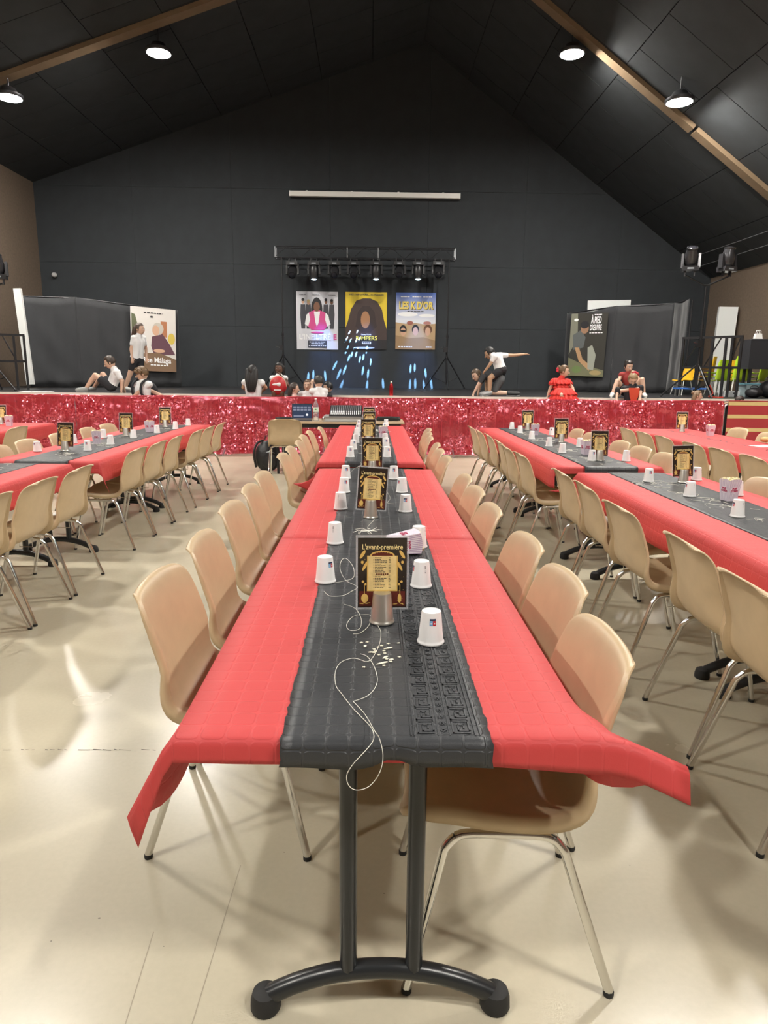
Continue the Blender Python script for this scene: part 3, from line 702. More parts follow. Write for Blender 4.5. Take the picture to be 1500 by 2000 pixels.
px_card(721, 833, ZB, 'farthest along the central runner', .05)
px_card(126, 881, TZ+.006, 'front one on the rear left runner', -.05, .03); px_card(245, 852, TZ+.006, 'middle one on the rear left runner', 0); px_card(322, 834, TZ+.006, 'rear one on the rear left runner', 0)
px_card(1172, 900, TZ+.0075, 'front one on the rear right runner', 0); px_card(1097, 864, TZ+.0075, 'middle one on the rear right runner', 0); px_card(1031, 840, TZ+.0075, 'rear one on the rear right runner', 0)
px_card(1336, 943, TZ+.006, 'on the front right runner', .05, -.03)
px_card(1333, 843, TZ+.003, 'on the far-right table', 0); px_card(0, 829, TZ+.003, 'on the far-left table', 0)
def px_carton(px, py, z, a, label): p = atz(px, py, z); carton(p.x, p.y+.03, z, a, label)
px_carton(187, 867, TZ+.006, .3, 'striped popcorn carton between cups on the rear left table'); px_carton(291, 844, TZ+.006, -.5, 'black-lettered popcorn carton farther along the rear left table')
px_carton(16, 832, TZ+.003, .2, 'popcorn carton beside the card on the far-left table')
px_carton(1146, 888, TZ+.0075, .1, 'striped popcorn carton beside the front card of the rear right table'); px_carton(1046, 850, TZ+.0075, .0, 'striped popcorn carton beside the rear card of the rear right table')
px_carton(1428, 979, TZ+.006, .25, 'striped popcorn carton on the front right table'); px_carton(1389, 851, TZ+.003, 0, 'white popcorn carton on the far-right table')
px_carton(748, 856, ZB, .2, 'striped popcorn carton behind a card on the rear central table')
p = atz(775, 1092, ZA); carton(p.x-.03, p.y+.06, ZA+.0385, 0, 'popcorn carton lying on its side behind the nearest programme card', rot=(0, math.pi/2-.08, .25))
# napkin with a roll on the far-right table
p = atz(1490, 872, TZ+.003); t = thing('paper_napkin', 'white paper napkin on the far-right table edge', 'napkin', p, .2)
bk('napkin_sheet', MB().box((0, 0, .002), (.2, .16, .003)), M_WHITE, t, smooth=False); bk('folded_flap', MB().box((-.02, -.01, .006), (.15, .11, .003), rz=.1, rx=.04), M_WHITE, t, smooth=False)
p = atz(1494, 864, TZ+.012); t = thing('bread_roll', 'golden bread roll on the white napkin', 'bread', p); bk('crust', MB().ell((0, 0, .030), (.05, .038, .028), fn=lambda d: 1+.05*math.sin(7*d.x)), mat('bread', (.55, .36, .14), .6, noise=(20, .2)), t)
bk('score_cut', MB().ell((0, -.004, .053), (.03, .006, .005)), mat('bread_crumb', (.75, .6, .35), .8), t)
# string, confetti --------------------------------------------------------------
def string(pxs, z, label, r=.0007):
    pts = []
    for q in pxs:
        x, y = q[0], q[1]; dz = q[2] if len(q) > 2 else 0
        pts.append(atz(x, y, z)+Vector((0, 0, dz)) if len(q) < 4 else at(x, y, q[3]))
    return tag(bk('silver_string', MB().tube(smooth_path(pts, 6), r, 5), M_STR), label, 'string', 'silver strings')
YE = 1.130
string([(738, 1222), (744, 1235), (741, 1258), (728, 1284), (716, 1292), (700, 1287), (685, 1286), (665, 1294), (655, 1312), (656, 1338), (668, 1356), (690, 1384), (722, 1418, .001), (730, 1434, 0, YE+.012), (728, 1448, 0, YE), (714, 1466, 0, YE-.015), (690, 1492, 0, YE-.02), (677, 1515, 0, YE-.02), (682, 1535, 0, YE-.02), (698, 1543, 0, YE-.02), (722, 1535, 0, YE-.02), (742, 1508, 0, YE-.02), (748, 1475, 0, YE-.015), (741, 1442, 0, YE), (732, 1428, 0, YE+.012), (712, 1394), (690, 1370)], ZA+.001, 'long looping silver string hanging off the central table front')
string([(704, 1277), (717, 1282), (730, 1300), (737, 1325), (732, 1344), (716, 1360), (690, 1370)], ZA+.001, 'curl of silver string beside the star confetti')
string([(672, 1180), (690, 1186), (700, 1196), (706, 1212), (702, 1228), (684, 1231), (677, 1220), (690, 1204), (715, 1200), (724, 1204), (720, 1222), (704, 1236), (690, 1238)], ZA+.001, 'looping silver string left of the nearest silver cup')
string([(655, 1138), (670, 1135), (690, 1128), (690, 1108), (678, 1092), (668, 1093), (664, 1110), (675, 1133), (698, 1146), (686, 1155), (670, 1163), (645, 1164), (633, 1155)], ZA+.001, 'curled silver string beside the nearest left cup')
string([(712, 988), (730, 1000), (731, 1014), (718, 1030), (726, 1042)], ZA+.001, 'short silver string by the second silver cup')
string([(752, 955), (762, 972), (757, 982), (770, 984)], ZA+.001, 'thin silver string behind the second card')
string([(690, 880, .0), (700, 895), (705, 908), (692, 915), (683, 925)], ZB-.006, 'silver string across the gap of the central tables')
def star(mb, c, r, a, z):
    P = [c+Vector((math.cos(a+k*math.pi/5)*(r if k % 2 == 0 else r*.42), math.sin(a+k*math.pi/5)*(r if k % 2 == 0 else r*.42), 0)) for k in range(10)]
    o = len(mb.v); mb.add(P+[q+Vector((0, 0, .0008)) for q in P], [tuple(range(10))[::-1], tuple(range(10, 20))]+[(i, (i+1) % 10, 10+(i+1) % 10, 10+i) for i in range(10)])
M_CONF = mat('ivory_confetti', (.78, .74, .60), .5)
for (px, py) in ((706, 1255), (717, 1254), (722, 1274), (731, 1268), (738, 1264), (733, 1272), (750, 1271), (758, 1257), (778, 1256), (752, 1276), (780, 1283), (711, 1303), (750, 1300), (745, 1261), (755, 1287), (763, 1292), (740, 1279)):
    mb = MB(); star(mb, Vector((0, 0, 0)), .0052, random.random()*6, 0); tag(bk('star_confetti', mb, M_CONF, None, atz(px, py, ZA+.0014), smooth=False), 'tiny ivory star confetti on the near black runner', 'confetti', 'star confetti on the near runner')
for (px, py, l_, a) in ((758, 1266, .026, .5), (713, 1262, .014, 1.5), (728, 1274, .018, -.4), (746, 1295, .032, .5), (752, 1284, .020, .9), (764, 1288, .012, .3)):
    mb = MB().add([(math.cos(q)*l_/2, math.sin(q)*.0035*(1+.4*math.cos(q)), z_) for z_ in (0, .0008) for q in [2*math.pi*k/12 for k in range(12)]], [tuple(range(12))[::-1], tuple(range(12, 24))]+[(i, (i+1) % 12, 12+(i+1) % 12, 12+i) for i in range(12)])
    tag(bk('bottle_confetti', mb, M_CONF, None, atz(px, py, ZA+.0022), (0, 0, a), smooth=False), 'small ivory bottle-shaped confetti on the near black runner', 'confetti', 'bottle confetti on the near runner')
def scatter(label, xc, y0, y1, z, n, seed):
    rd = random.Random(seed); mb = MB()
    for k in range(n):
        y = rd.choice([y0+(y1-y0)*q for q in (.1, .3, .55, .8)])+rd.gauss(0, .12); x = xc+rd.gauss(0, .07); a = rd.random()*6; L = rd.uniform(.02, .06)
        mb.tube(smooth_path([(x, y, z), (x+L*math.cos(a), y+L*math.sin(a), z+.002), (x+L*1.5*math.cos(a+.8), y+L*1.5*math.sin(a+.8), z)], 3), .0011, 4)
        if k % 2: star(mb, Vector((xc+rd.gauss(0, .07), y+rd.gauss(0, .04), z)), .006, a, z)
    tag(bk('string_confetti', mb, M_STR, smooth=False), label, 'confetti', kind='stuff')
scatter('silver string and star confetti on the rear left runner', -2.48, 5.2, 8.6, TZ+.0075, 60, 1)
scatter('silver string and star confetti on the rear right runner', 1.80, 5.1, 8.5, TZ+.0085, 60, 2)
scatter('silver string and star confetti on the front right runner', 1.87, 2.3, 4.7, TZ+.0075, 60, 3)
scatter('silver string and star confetti on the front left runner', -2.62, 4.2, 4.9, TZ+.0075, 22, 4)
scatter('silver string and star confetti on the rear central runner', 0, 5.2, 8.6, TZ+.0185, 36, 5)
mb = MB()
for k in range(26):
    y = 5.6+k*.115; a = random.random()*6; mb.tube([(3.72+random.uniform(-.03, .03), y, TZ+.0035), (3.72+random.uniform(-.05, .05), y+.07, TZ+.0035)], .0035, 4)
tag(bk('dark_confetti_trail', mb, mat('dark_confetti', (.16, .10, .11), .5), smooth=False), 'thin dark confetti trail along the far-right table', 'confetti', kind='stuff')
rd = random.Random(9); mb = MB()
for k in range(12):
    a = rd.random()*6.3; L = rd.uniform(.02, .05); p = atz(722, 1037, ZA+.002); mb.tube([p, p+Vector((L*math.cos(a), L*math.sin(a)*1.2, .004)), p+Vector((L*1.6*math.cos(a+.3), L*1.8*math.sin(a+.3), 0))], .0011, 4)
tag(bk('string_tuft', mb, M_STR, smooth=False), 'tangled silver string tuft behind the nearest programme card', 'string', kind='stuff')
# ================================================================== stage
SY0, SZ = 12.5, 1.0
M_DECK = mat('black_stage_deck', (.020, .020, .022), .42, noise=(8, .3), bump=(60, .15, .001))
M_NOSE = mat('stage_nosing', (.82, .80, .70), .45)
stage = thing('stage', 'long low black stage with a pale edge strip behind the barriers', 'stage', ((XL+XR)/2, (SY0+YB)/2, 0))
def sl(x, y, z): return (x-(XL+XR)/2, y-(SY0+YB)/2, z)
W_ = XR-XL-.04
bk('substructure', MB().box(sl((XL+XR)/2, (SY0+YB)/2+.03, .47), (W_, YB-SY0-.1, .94)), mat('stage_skirt', (.012, .012, .013), .8), stage, smooth=False)
dm = MB().box((0, 0, 0), (2.0-.006, 1.05-.006, .055)).mesh('deck_panel', M_DECK, False)
nx = 9; wx = W_/nx; dm = MB().box((0, 0, 0), (wx-.006, 1.05-.006, .055)).mesh('deck_panel', M_DECK, False)
for i in range(nx):
    for j in range(6): ob('deck_panel', dm, stage, sl(XL+.02+wx*(i+.5), SY0+1.05*(j+.5)-.002, SZ-.0275+random.uniform(-.0008, 0)))
bk('edge_strip', MB().box(sl((XL+XR)/2, SY0-.012, SZ-.012), (W_, .02, .042)), M_NOSE, stage, smooth=False)
bk('edge_strip', MB().box(sl((XL+XR)/2, SY0+.05, SZ+.001), (W_, .10, .003)), M_NOSE, stage, smooth=False)
bk('edge_rail', MB().box(sl((XL+XR)/2, SY0-.012, SZ-.075), (W_, .016, .035)), mat('stage_rail_grey', (.16, .16, .15), .5), stage, smooth=False)
# ------------------------------------------------------------------ barriers and sequin cloth
M_GALV = mat('galvanised_steel', (.45, .46, .47), .4, .8)
BY = 11.86
def barrier_parts():
    L, h = 2.18, .965; r = .12; pts = []
    for cx, cz, a0 in ((L/2-r, h-r, 0), (-L/2+r, h-r, 90), (-L/2+r, .14+r, 180), (L/2-r, .14+r, 270)):
        for k in range(5): a = math.radians(a0+90*k/4); pts.append((cx+r*math.cos(a), 0, cz+r*math.sin(a)))
    fr = MB().tube(pts, .019, 8, closed=True).mesh('frame', M_GALV); br = MB().tube([(0, 0, .14), (0, 0, h)], .0075, 6).mesh('bar', M_GALV)
    ft = MB().tube([(0, -.30, .014), (0, -.22, .03), (0, 0, .145), (0, .22, .03), (0, .30, .014)], .014, 6).mesh('foot', M_GALV); return L, fr, br, ft
BL, BFR, BBAR, BFT = barrier_parts(); BAR0 = None
xs_b = [-6.15+2.24*k for k in range(6)]
names_b = ['leftmost', 'second from the left', 'third from the left', 'fourth from the left', 'fifth from the left', 'rightmost under red sequins']
for k, x in enumerate(xs_b):
    lb = 'steel crowd barrier behind the red sequin cloth, %s' % names_b[k]
    if BAR0 is None:
        BAR0 = thing('crowd_barrier', lb, 'barrier', (x, BY, 0), 0, 'crowd barriers in front of the stage'); ob('frame', BFR, BAR0)
        for i in range(14): ob('bar', BBAR, BAR0, (-BL/2+BL*(i+1)/15, 0, 0))
        for xx in (-.85, .85): ob('foot', BFT, BAR0, (xx, 0, 0))
    else: dup(BAR0, (x, BY, 0), 0, lb)
mq = bpy.data.materials.new('red_sequin_cloth'); mq.use_nodes = True; nt = mq.node_tree; g = NG(mq)
for nd in list(nt.nodes): nt.nodes.remove(nd)
out = g.n('ShaderNodeOutputMaterial'); tcq = g.n('ShaderNodeTexCoord'); vo = g.n('ShaderNodeTexVoronoi'); vo.inputs['Scale'].default_value = 48; g.l(tcq.outputs['Object'], vo.inputs['Vector'])
geo = g.n('ShaderNodeNewGeometry'); sb = g.n('ShaderNodeVectorMath', operation='SUBTRACT'); g.l(vo.outputs['Color'], sb.inputs[0]); sb.inputs[1].default_value = (.5, .5, .5)
sc = g.n('ShaderNodeVectorMath', operation='SCALE'); g.l(sb.outputs[0], sc.inputs[0]); nq = g.n('ShaderNodeTexNoise'); nq.inputs['Scale'].default_value = 1.6; nq.inputs['Detail'].default_value = 3; g.l(tcq.outputs['Object'], nq.inputs['Vector']); rq = g.n('ShaderNodeMapRange'); g.l(nq.outputs[0], rq.inputs[0]); rq.inputs[1].default_value = .46; rq.inputs[2].default_value = .62; rq.inputs[3].default_value = .12; rq.inputs[4].default_value = 1.7; g.l(rq.outputs[0], sc.inputs['Scale'])
ad = g.n('ShaderNodeVectorMath', operation='ADD'); g.l(geo.outputs['Normal'], ad.inputs[0]); g.l(sc.outputs[0], ad.inputs[1])
nm_ = g.n('ShaderNodeVectorMath', operation='NORMALIZE'); g.l(ad.outputs[0], nm_.inputs[0])
gl = g.n('ShaderNodeBsdfGlossy'); gl.inputs['Color'].default_value = (1.0, .36, .46, 1); gl.inputs['Roughness'].default_value = .21; g.l(nm_.outputs[0], gl.inputs['Normal'])
df = g.n('ShaderNodeBsdfDiffuse'); df.inputs['Color'].default_value = (.54, .022, .038, 1); tl_ = g.n('ShaderNodeBsdfTranslucent'); tl_.inputs['Color'].default_value = (.55, .02, .04, 1)
tr = g.n('ShaderNodeBsdfTransparent'); tr.inputs['Color'].default_value = (1, .55, .58, 1)
m1 = g.n('ShaderNodeMixShader'); m1.inputs[0].default_value = .3; g.l(df.outputs[0], m1.inputs[1]); g.l(tl_.outputs[0], m1.inputs[2])
m2 = g.n('ShaderNodeMixShader'); m2.inputs[0].default_value = .36; g.l(m1.outputs[0], m2.inputs[1]); g.l(gl.outputs[0], m2.inputs[2])
m3 = g.n('ShaderNodeMixShader'); m3.inputs[0].default_value = .20; g.l(m2.outputs[0], m3.inputs[1]); g.l(tr.outputs[0], m3.inputs[2]); g.l(m3.outputs[0], out.inputs[0])
def sequin(label, x0, x1, seed):
    rd = random.Random(seed); rows = []; n = int((x1-x0)/.035); ph = [rd.uniform(0, 6) for _ in range(8)]; tops = [x0+(x1-x0)*k/5 for k in range(6)]
    prof = [(0.05, .60), (0.045, .80), (.035, .93), (.022, .985), (-.004, .995), (-.026, .985), (-.032, .955), (-.036, .90), (-.04, .82), (-.045, .72), (-.05, .62), (-.055, .50), (-.06, .38), (-.065, .26), (-.07, .15), (-.085, .06), (-.11, .02)]
    for q, (py, pz) in enumerate(prof):
        row = []; lo = max(0, min(1, (.95-pz)/.9)) if q > 4 else 0
        for i in range(n+1):
            x = x0+(x1-x0)*i/n
            sw = math.sin((x-xs_b[0])/2.24*2*math.pi)          # swags hang between the barrier joints
            y = py-lo*(.020*math.sin(9*x+ph[0])+.014*math.sin(17*x+ph[1]+2*pz)+.012*math.sin(31*x+ph[2]))-(.018*math.sin(22*pz+3.2*sw+ph[3]) if .3 < pz < .93 and q > 4 else 0)-(.010*math.exp(-((((x-xs_b[0]) % .1453)-.0726)/.02)**2) if q > 6 else 0)
            row.append(Vector((x, BY+y, pz+(.012*math.sin(2.3*x+ph[4]) if q > 13 else .006*sw))))
        rows.append(row)
    return tag(bk('sequin_cloth', MB().grid(rows), mq), label, 'cloth', 'red sequin cloths')
sequin('red sequin cloth over the leftmost barrier', -7.28, -5.05, 1)
sequin('long glittering red sequin cloth over the middle barriers', -5.04, 6.12, 2)
# striped throw over the last barrier
bt = thing('crowd_barrier', 'steel crowd barrier at the right edge under the gold-striped cloth', 'barrier', (7.25, BY+.04, 0), 0, 'crowd barriers in front of the stage')
ob('frame', BFR, bt)
for i in range(14): ob('bar', BBAR, bt, (-BL/2+BL*(i+1)/15, 0, 0))
for xx in (-.85, .85): ob('foot', BFT, bt, (xx, 0, 0))
t = thing('striped_throw', 'dark red cloth with gold stripes over the rightmost barrier', 'cloth', (7.25, BY+.04, 0))
M_THR = mat('dark_red_cloth', (.36, .030, .035), .75, bump=(60, .3, .002)); M_STRP = mat('gold_braid', (.62, .46, .20), .5, bump=(120, .4, .002))
def throw(z0, z1, off):
    rows = []
    for k in range(7):
        z = z0+(z1-z0)*k/6; rows.append([Vector((-1.05+2.1*i/30, -.045-off-.012*math.sin(9*i/30*2+z*2), z)) for i in range(31)])
    return MB().grid(rows)
bk('cloth_panel', throw(.08, 1.0, 0), M_THR, t)
bk('cloth_top', MB().box((0, .0, 1.0), (2.1, .11, .006)), M_THR, t, smooth=False)
for z in (.955, .73, .50, .27): bk('gold_stripe', throw(z-.032, z+.032, .004), M_STRP, t)
# ------------------------------------------------------------------ truss with moving heads
TY = 18.38
def beam(mb, a, b, r, n=6): mb.tube([a, b], r, n)
M_TRS = mat('truss_black', (.05, .05, .054), .32, .6)
t = thing('lighting_truss', 'black box truss on two stands above the film posters', 'truss', ((at(537, 490, TY).x+at(890, 490, TY).x)/2, TY, 0))
xa, xb = at(537, 490, TY).x-t.location.x, at(890, 490, TY).x-t.location.x; zt, zb_ = at(537, 482, TY).z, at(537, 504, TY).z
for y in (-.13, .13):
    for z in (zt, zb_): mb = MB(); beam(mb, (xa, y, z), (xb, y, z), .015, 8); bk('chord', mb, M_TRS, t)
nb = 14
for k in range(nb):
    x0, x1 = xa+(xb-xa)*k/nb, xa+(xb-xa)*(k+1)/nb
    mb = MB(); beam(mb, (x0, -.13, zt if k % 2 else zb_), (x1, -.13, zb_ if k % 2 else zt), .010); bk('lattice_bar', mb, M_TRS, t)
    mb = MB(); beam(mb, (x0, -.13, zb_), (x1, .13, zb_), .010); bk('lattice_bar', mb, M_TRS, t)
for x in (xa+.02, xa+(xb-xa)*.4, xa+(xb-xa)*.57, xb-.02): mb = MB(); beam(mb, (x, -.13, zb_), (x, -.13, zt), .014); beam(mb, (x, -.13, zt), (x, .13, zt), .012); beam(mb, (x, .13, zb_), (x, .13, zt), .012); bk('end_frame', mb, mat('bare_aluminium', (.45, .46, .48), .35, .9), t)
def stand(label, X, Y, ztop, spread=.75, hub=.85, ang0=.3):
    s_ = thing('lighting_stand', label, 'stand', (X, Y, SZ))
    bk('lower_tube', MB().tube([(0, 0, .12), (0, 0, 1.35)], .024, 8), M_BMET, s_); bk('upper_tube', MB().tube([(0, 0, 1.3), (0, 0, ztop-SZ)], .018, 8), M_BMET, s_)
    bk('collar', MB().lathe([(.036, 1.30), (.036, 1.38)], 12), M_BMET, s_); bk('winch', MB().box((-.04, -.05, 1.02), (.10, .10, .14)), M_BMET, s_, smooth=False)
    bk('crank', MB().tube([(-.08, -.05, 1.02), (-.16, -.05, 1.05), (-.16, -.12, 1.05)], .008, 6), M_CHROME, s_)
    bk('hub', MB().lathe([(.04, hub-.04), (.04, hub+.04)], 12), M_BMET, s_)
    for k in range(3):
        a = ang0+2*math.pi*k/3; d = Vector((math.cos(a), math.sin(a), 0)); l_ = ob('leg', MB().tube([d*.03+Vector((0, 0, hub)), d*spread+Vector((0, 0, .025))], .016, 8).mesh('leg', M_BMET), s_)
        ob('brace', MB().tube([Vector((0, 0, .16)), d*spread*.62+Vector((0, 0, hub*.40))], .009, 6).mesh('brace', M_BMET), l_)
        ob('rubber_foot', MB().ell(d*spread+Vector((0, 0, .022)), (.026, .026, .022), nu=8, nv=6).mesh('rubber_foot', M_RUB), l_)
    return s_
for px, w_ in ((553, 'left'), (874, 'right')): p = at(px, 600, TY); stand('black tripod stand carrying the %s end of the truss' % w_, p.x, TY-.15, zb_, .62, .80, -math.pi/2)
M_LED = mat('moving_head_lens_lit', (.6, .8, 1), .2, emit=((.62, .85, 1.0), 8)); M_LENSD = mat('lens_dark', (.02, .02, .025), .08)
M_MHB = mat('moving_head_body', (.020, .020, .022), .32)
def moving_head(label, loc, lit, tilt, group, up=False, rz=0.0, k=1.0, mbody=None):
    """hangs from its clamps at the origin (or stands on them when up)"""
    mbody = mbody or M_MHB
    s_ = -1 if not up else 1; t = thing('moving_head_light', label, 'stage light', loc, rz, group)
    for x in (-.07*k, .07*k): bk('clamp', MB().box((x, 0, s_*.03*k), (.022*k, .05*k, .085*k)), M_TRS, t, smooth=False)
    bs = ob('base', MB().box((0, 0, s_*.10*k), (.25*k, .19*k, .075*k)).mesh('base', mbody, False), t)
    dsp = flat([rect(-.05*k, -.012*k, .05*k, .012*k)], 0, mat('display_panel', (.35, .38, .42), .3), 'display'); ob('display', dsp, bs, (0, -.097*k, s_*.10*k))
    for x in (-1, 1): bk('yoke_arm', MB().box((x*.128*k, 0, s_*.225*k), (.042*k, .10*k, .22*k), taper=.8), mbody, t)
    H = ob('head', MB().lathe([(.055*k, -.16*k), (.085*k, -.13*k), (.105*k, -.05*k), (.105*k, .03*k), (.088*k, .10*k), (.080*k, .165*k)], 18).mesh('head', mbody), t, (0, 0, s_*.27*k), (tilt, 0, 0))
    ob('lens', MB().ell((0, 0, .163*k), (.068*k, .068*k, .022*k), nu=16, nv=8).mesh('lens', M_LED if lit else M_LENSD), H); ob('lens_ring', MB().lathe([(.082*k, .14*k), (.086*k, .15*k), (.086*k, .172*k), (.072*k, .174*k)], 18, capb=False, capt=False).mesh('lens_ring', M_TRS), H)
    return t
hx = [571, 613, 653, 691, 735, 780, 817, 856]; HEADS = []
for k, px in enumerate(hx):
    p = at(px, 506, TY-.13); lit = k in (1, 4, 6)
    moving_head('%s moving head light from the left on the truss%s' % (ORD[k], ', glowing' if lit else ''), p, lit, math.pi-.05 if lit else math.pi*.70, 'moving heads on the truss', k=1.12)
    if lit: HEADS.append(p+Vector((0, .0, -.535)))
# gobo spots thrown on the wall by the three lit heads
def spot(src, dst, ang, energy, col=(.30, .62, 1.0), blend=.55, nm='gobo_beam'):
    l_ = bpy.data.lights.new(nm, 'SPOT'); l_.energy = energy; l_.color = col; l_.spot_size = math.radians(ang); l_.spot_blend = blend; l_.shadow_soft_size = .004
    o = bpy.data.objects.new(nm, l_); COL.objects.link(o); o.location = src; o.rotation_euler = (dst-src).to_track_quat('-Z', 'Y').to_euler()
G1 = [(602, 735), (612, 730), (635, 732)]
G2 = [(681, 652), (697, 650), (676, 664), (683, 668), (695, 668), (701, 665), (677, 684), (688, 690), (696, 690), (716, 684), (655, 712), (663, 728), (674, 720), (682, 697), (703, 700), (710, 696), (724, 705), (709, 722), (719, 728), (667, 752), (717, 752), (748, 748)]
G3 = [(802, 718), (810, 716), (831, 727), (801, 750), (811, 748), (828, 752), (842, 748)]
for src, lst, e in ((HEADS[0], G1, 22000), (HEADS[1], G2, 22000), (HEADS[2], G3, 22000)):
    for px, py in lst: spot(src, at(px, py, YB), 1.6, e)
for src, (px, py) in zip(HEADS, ((640, 742), (700, 735), (815, 745))): spot(src, at(px, py, YB), 34, 420, (.12, .34, 1.0), 1.0, 'wash_beam')
# ------------------------------------------------------------------ side light stands with two heads on a bar
def tstand(label, px_pole, Y, py_top, heads, ang0):
    p = at(px_pole, py_top, Y); s_ = stand(label, p.x, Y, p.z, .62, .62, ang0)
    bk('cross_bar', MB().tube([(-.42, 0, p.z-SZ+.20), (-.05, 0, p.z-SZ+.03), (.05, 0, p.z-SZ+.03), (.42, 0, p.z-SZ+.20)], .016, 8), M_BMET, s_)
    for (dx, lb, tl) in heads: moving_head(lb, (p.x+dx, Y, p.z+.20), False, tl, 'moving heads on side stands', up=True, rz=.3*(1 if dx > 0 else -1), k=1.15, mbody=mat('moving_head_gloss', (.05, .05, .055), .14, .3))
tstand('tripod light stand at the right end of the stage', 1379, 13.35, 560, [(-.34, 'left moving head light on the right-hand stage stand', .5), (.36, 'right moving head light on the right-hand stage stand', .15)], .55)
tstand('tripod light stand cut off at the left edge of the stage', -38, 13.35, 575, [(.36, 'moving head light at the left photo edge above the stage', .3)], -.35)
# ------------------------------------------------------------------ handrails
def handrail(label, p0, p1, zt_, zb2, posts, diags):
    c = (p0+p1)/2; t = thing('stage_handrail', label, 'railing', (c.x, c.y, SZ), math.atan2(p1.y-p0.y, p1.x-p0.x)); L = math.hypot(p1.x-p0.x, p1.y-p0.y)
    for z in (zt_, zb2): bk('rail', MB().box((0, 0, z), (L, .045, .045)), M_BMET, t, smooth=False)
    for f in posts: bk('post', MB().box(((f-.5)*L, 0, zt_/2), (.045, .045, zt_)), M_BMET, t, smooth=False)
    for f0, f1 in diags: bk('diagonal', MB().tube([((f0-.5)*L, .0, zb2), ((f1-.5)*L, 0, zt_)], .014, 6), M_BMET, t)
    return t
p0, p1 = at(1330, 700, 14.6), at(1447, 700, 13.7)
handrail('black stage handrail beside the stacked coloured chairs', p0, p1, at(1447, 657, 13.7).z-SZ, at(1447, 718, 13.7).z-SZ, (.02, .52, .74, .84, .985), ((.05, .3), (.4, .66), (.80, .97)))
p0, p1 = at(-90, 700, 13.6), at(52, 700, 14.2)
handrail('black stage handrail at the left edge of the photo', p0, p1, at(40, 655, 14.2).z-SZ, at(40, 706, 14.2).z-SZ, (.03, .84, .985), ((.86, .68), (.6, .3)))
# ------------------------------------------------------------------ black draped partitions
M_DRP = mat('black_drape', (.016, .017, .020), .75, bump=(14, .35, .01), sheen=.25)
def drape(label, path, ztops, folds, seed, hem=.02, extra=None):
    rd = random.Random(seed); t = thing('draped_partition', label, 'partition', (path[0].x, path[0].y, SZ)); O = Vector((path[0].x, path[0].y, SZ))
    for k in range(len(path)-1):
        a, b_ = path[k], path[k+1]; L = (b_-a).length; n = max(10, int(L/.05)); d = (b_-a).normalized(); nr = Vector((d.y, -d.x, 0)); rows = []; ph = [rd.uniform(0, 6) for _ in range(4)]
        for j in range(13):
            v_ = j/12; row = []
            for i in range(n+1):
                u = i/n; ztop = ztops[k]+(ztops[k+1]-ztops[k])*u; amp = folds*(.3+.7*(1-v_)); e = math.sin(math.pi*u)**.5
                off = e*amp*(math.sin(14*u*L/1.5+ph[0]+1.5*v_)+.5*math.sin(31*u*L/1.5+ph[1]-2*v_)+.6*math.sin(9*(u*L+v_*1.6)+ph[2]))
                sag = -.05*math.sin(math.pi*u)*v_
                row.append(Vector((a.x+(b_.x-a.x)*u, a.y+(b_.y-a.y)*u, SZ+hem+(ztop-SZ-hem)*v_+sag))+nr*(off+.04*(1-v_)**3)-O)
            rows.append(row)
        bk('drape_panel', bake_grid(rows), M_DRP, t) if False else ob('drape_panel', bake(MB().grid(rows).mesh('drape_panel', M_DRP), [('SOLIDIFY', dict(thickness=.006, offset=-1))]), t)
        bk('frame_bar', MB().tube([Vector((a.x, a.y, ztops[k]-.02))-O-nr*.02, Vector((b_.x, b_.y, ztops[k+1]-.02))-O-nr*.02], .018, 8), M_BMET, t)
        bk('frame_post', MB().tube([Vector((b_.x, b_.y, SZ+.01))-O-nr*.06, Vector((b_.x, b_.y, ztops[k+1]-.03))-O-nr*.06], .02, 8), M_BMET, t)
    return t
def gp(px, Y): p = at(px, 700, Y); return Vector((p.x, p.y, 0))
PA = [gp(54, 15.7), gp(156, 16.3), gp(352, 17.5)]
drape('black cloth draped over the partition at stage left, poster pinned on it', PA, [at(54, 577, 15.7).z, at(156, 580, 16.3).z, at(346, 606, 17.5).z], .035, 3)
PC = [gp(1102, 17.6), gp(1196, 16.7), gp(1308, 16.3), gp(1336, 15.4)]
drape('black cloth draped over the partition at stage right, poster pinned on it', PC, [at(1110, 611, 17.6).z, at(1198, 597, 16.7).z, at(1308, 591, 16.3).z, at(1334, 583, 15.4).z], .03, 5)
def board(label, c, size, rot, cat='panel'):
    t = thing('display_board', label, cat, c, rot=rot); bk('face', MB().box((0, 0, 0), size), mat('white_foam_board', (.72, .74, .73), .6), t, smooth=False)
    bk('edging', MB().box((size[0]/2, 0, 0), (.012, size[1]+.004, size[2]+.004)), M_WHITE, t, smooth=False); return t
p = at(1414, 650, 17.2); board('tall white panel leaning on the brown wall at right', (p.x, 17.2, SZ+1.04), (.42, .16, 2.07), (0, .03, -.25))
p = at(48, 660, 15.6); board('narrow white panel beside the left draped partition', (p.x-.02, 15.62, SZ+1.10), (.14, .10, 2.05), (0, -.045, .1))
p = at(1191, 590, 17.95); hp = p.z+.03-SZ; board('white panel showing above the right draped partition', (p.x, 17.95, SZ+hp/2+.012), (1.07, .05, hp), (0, -.02, -.05))
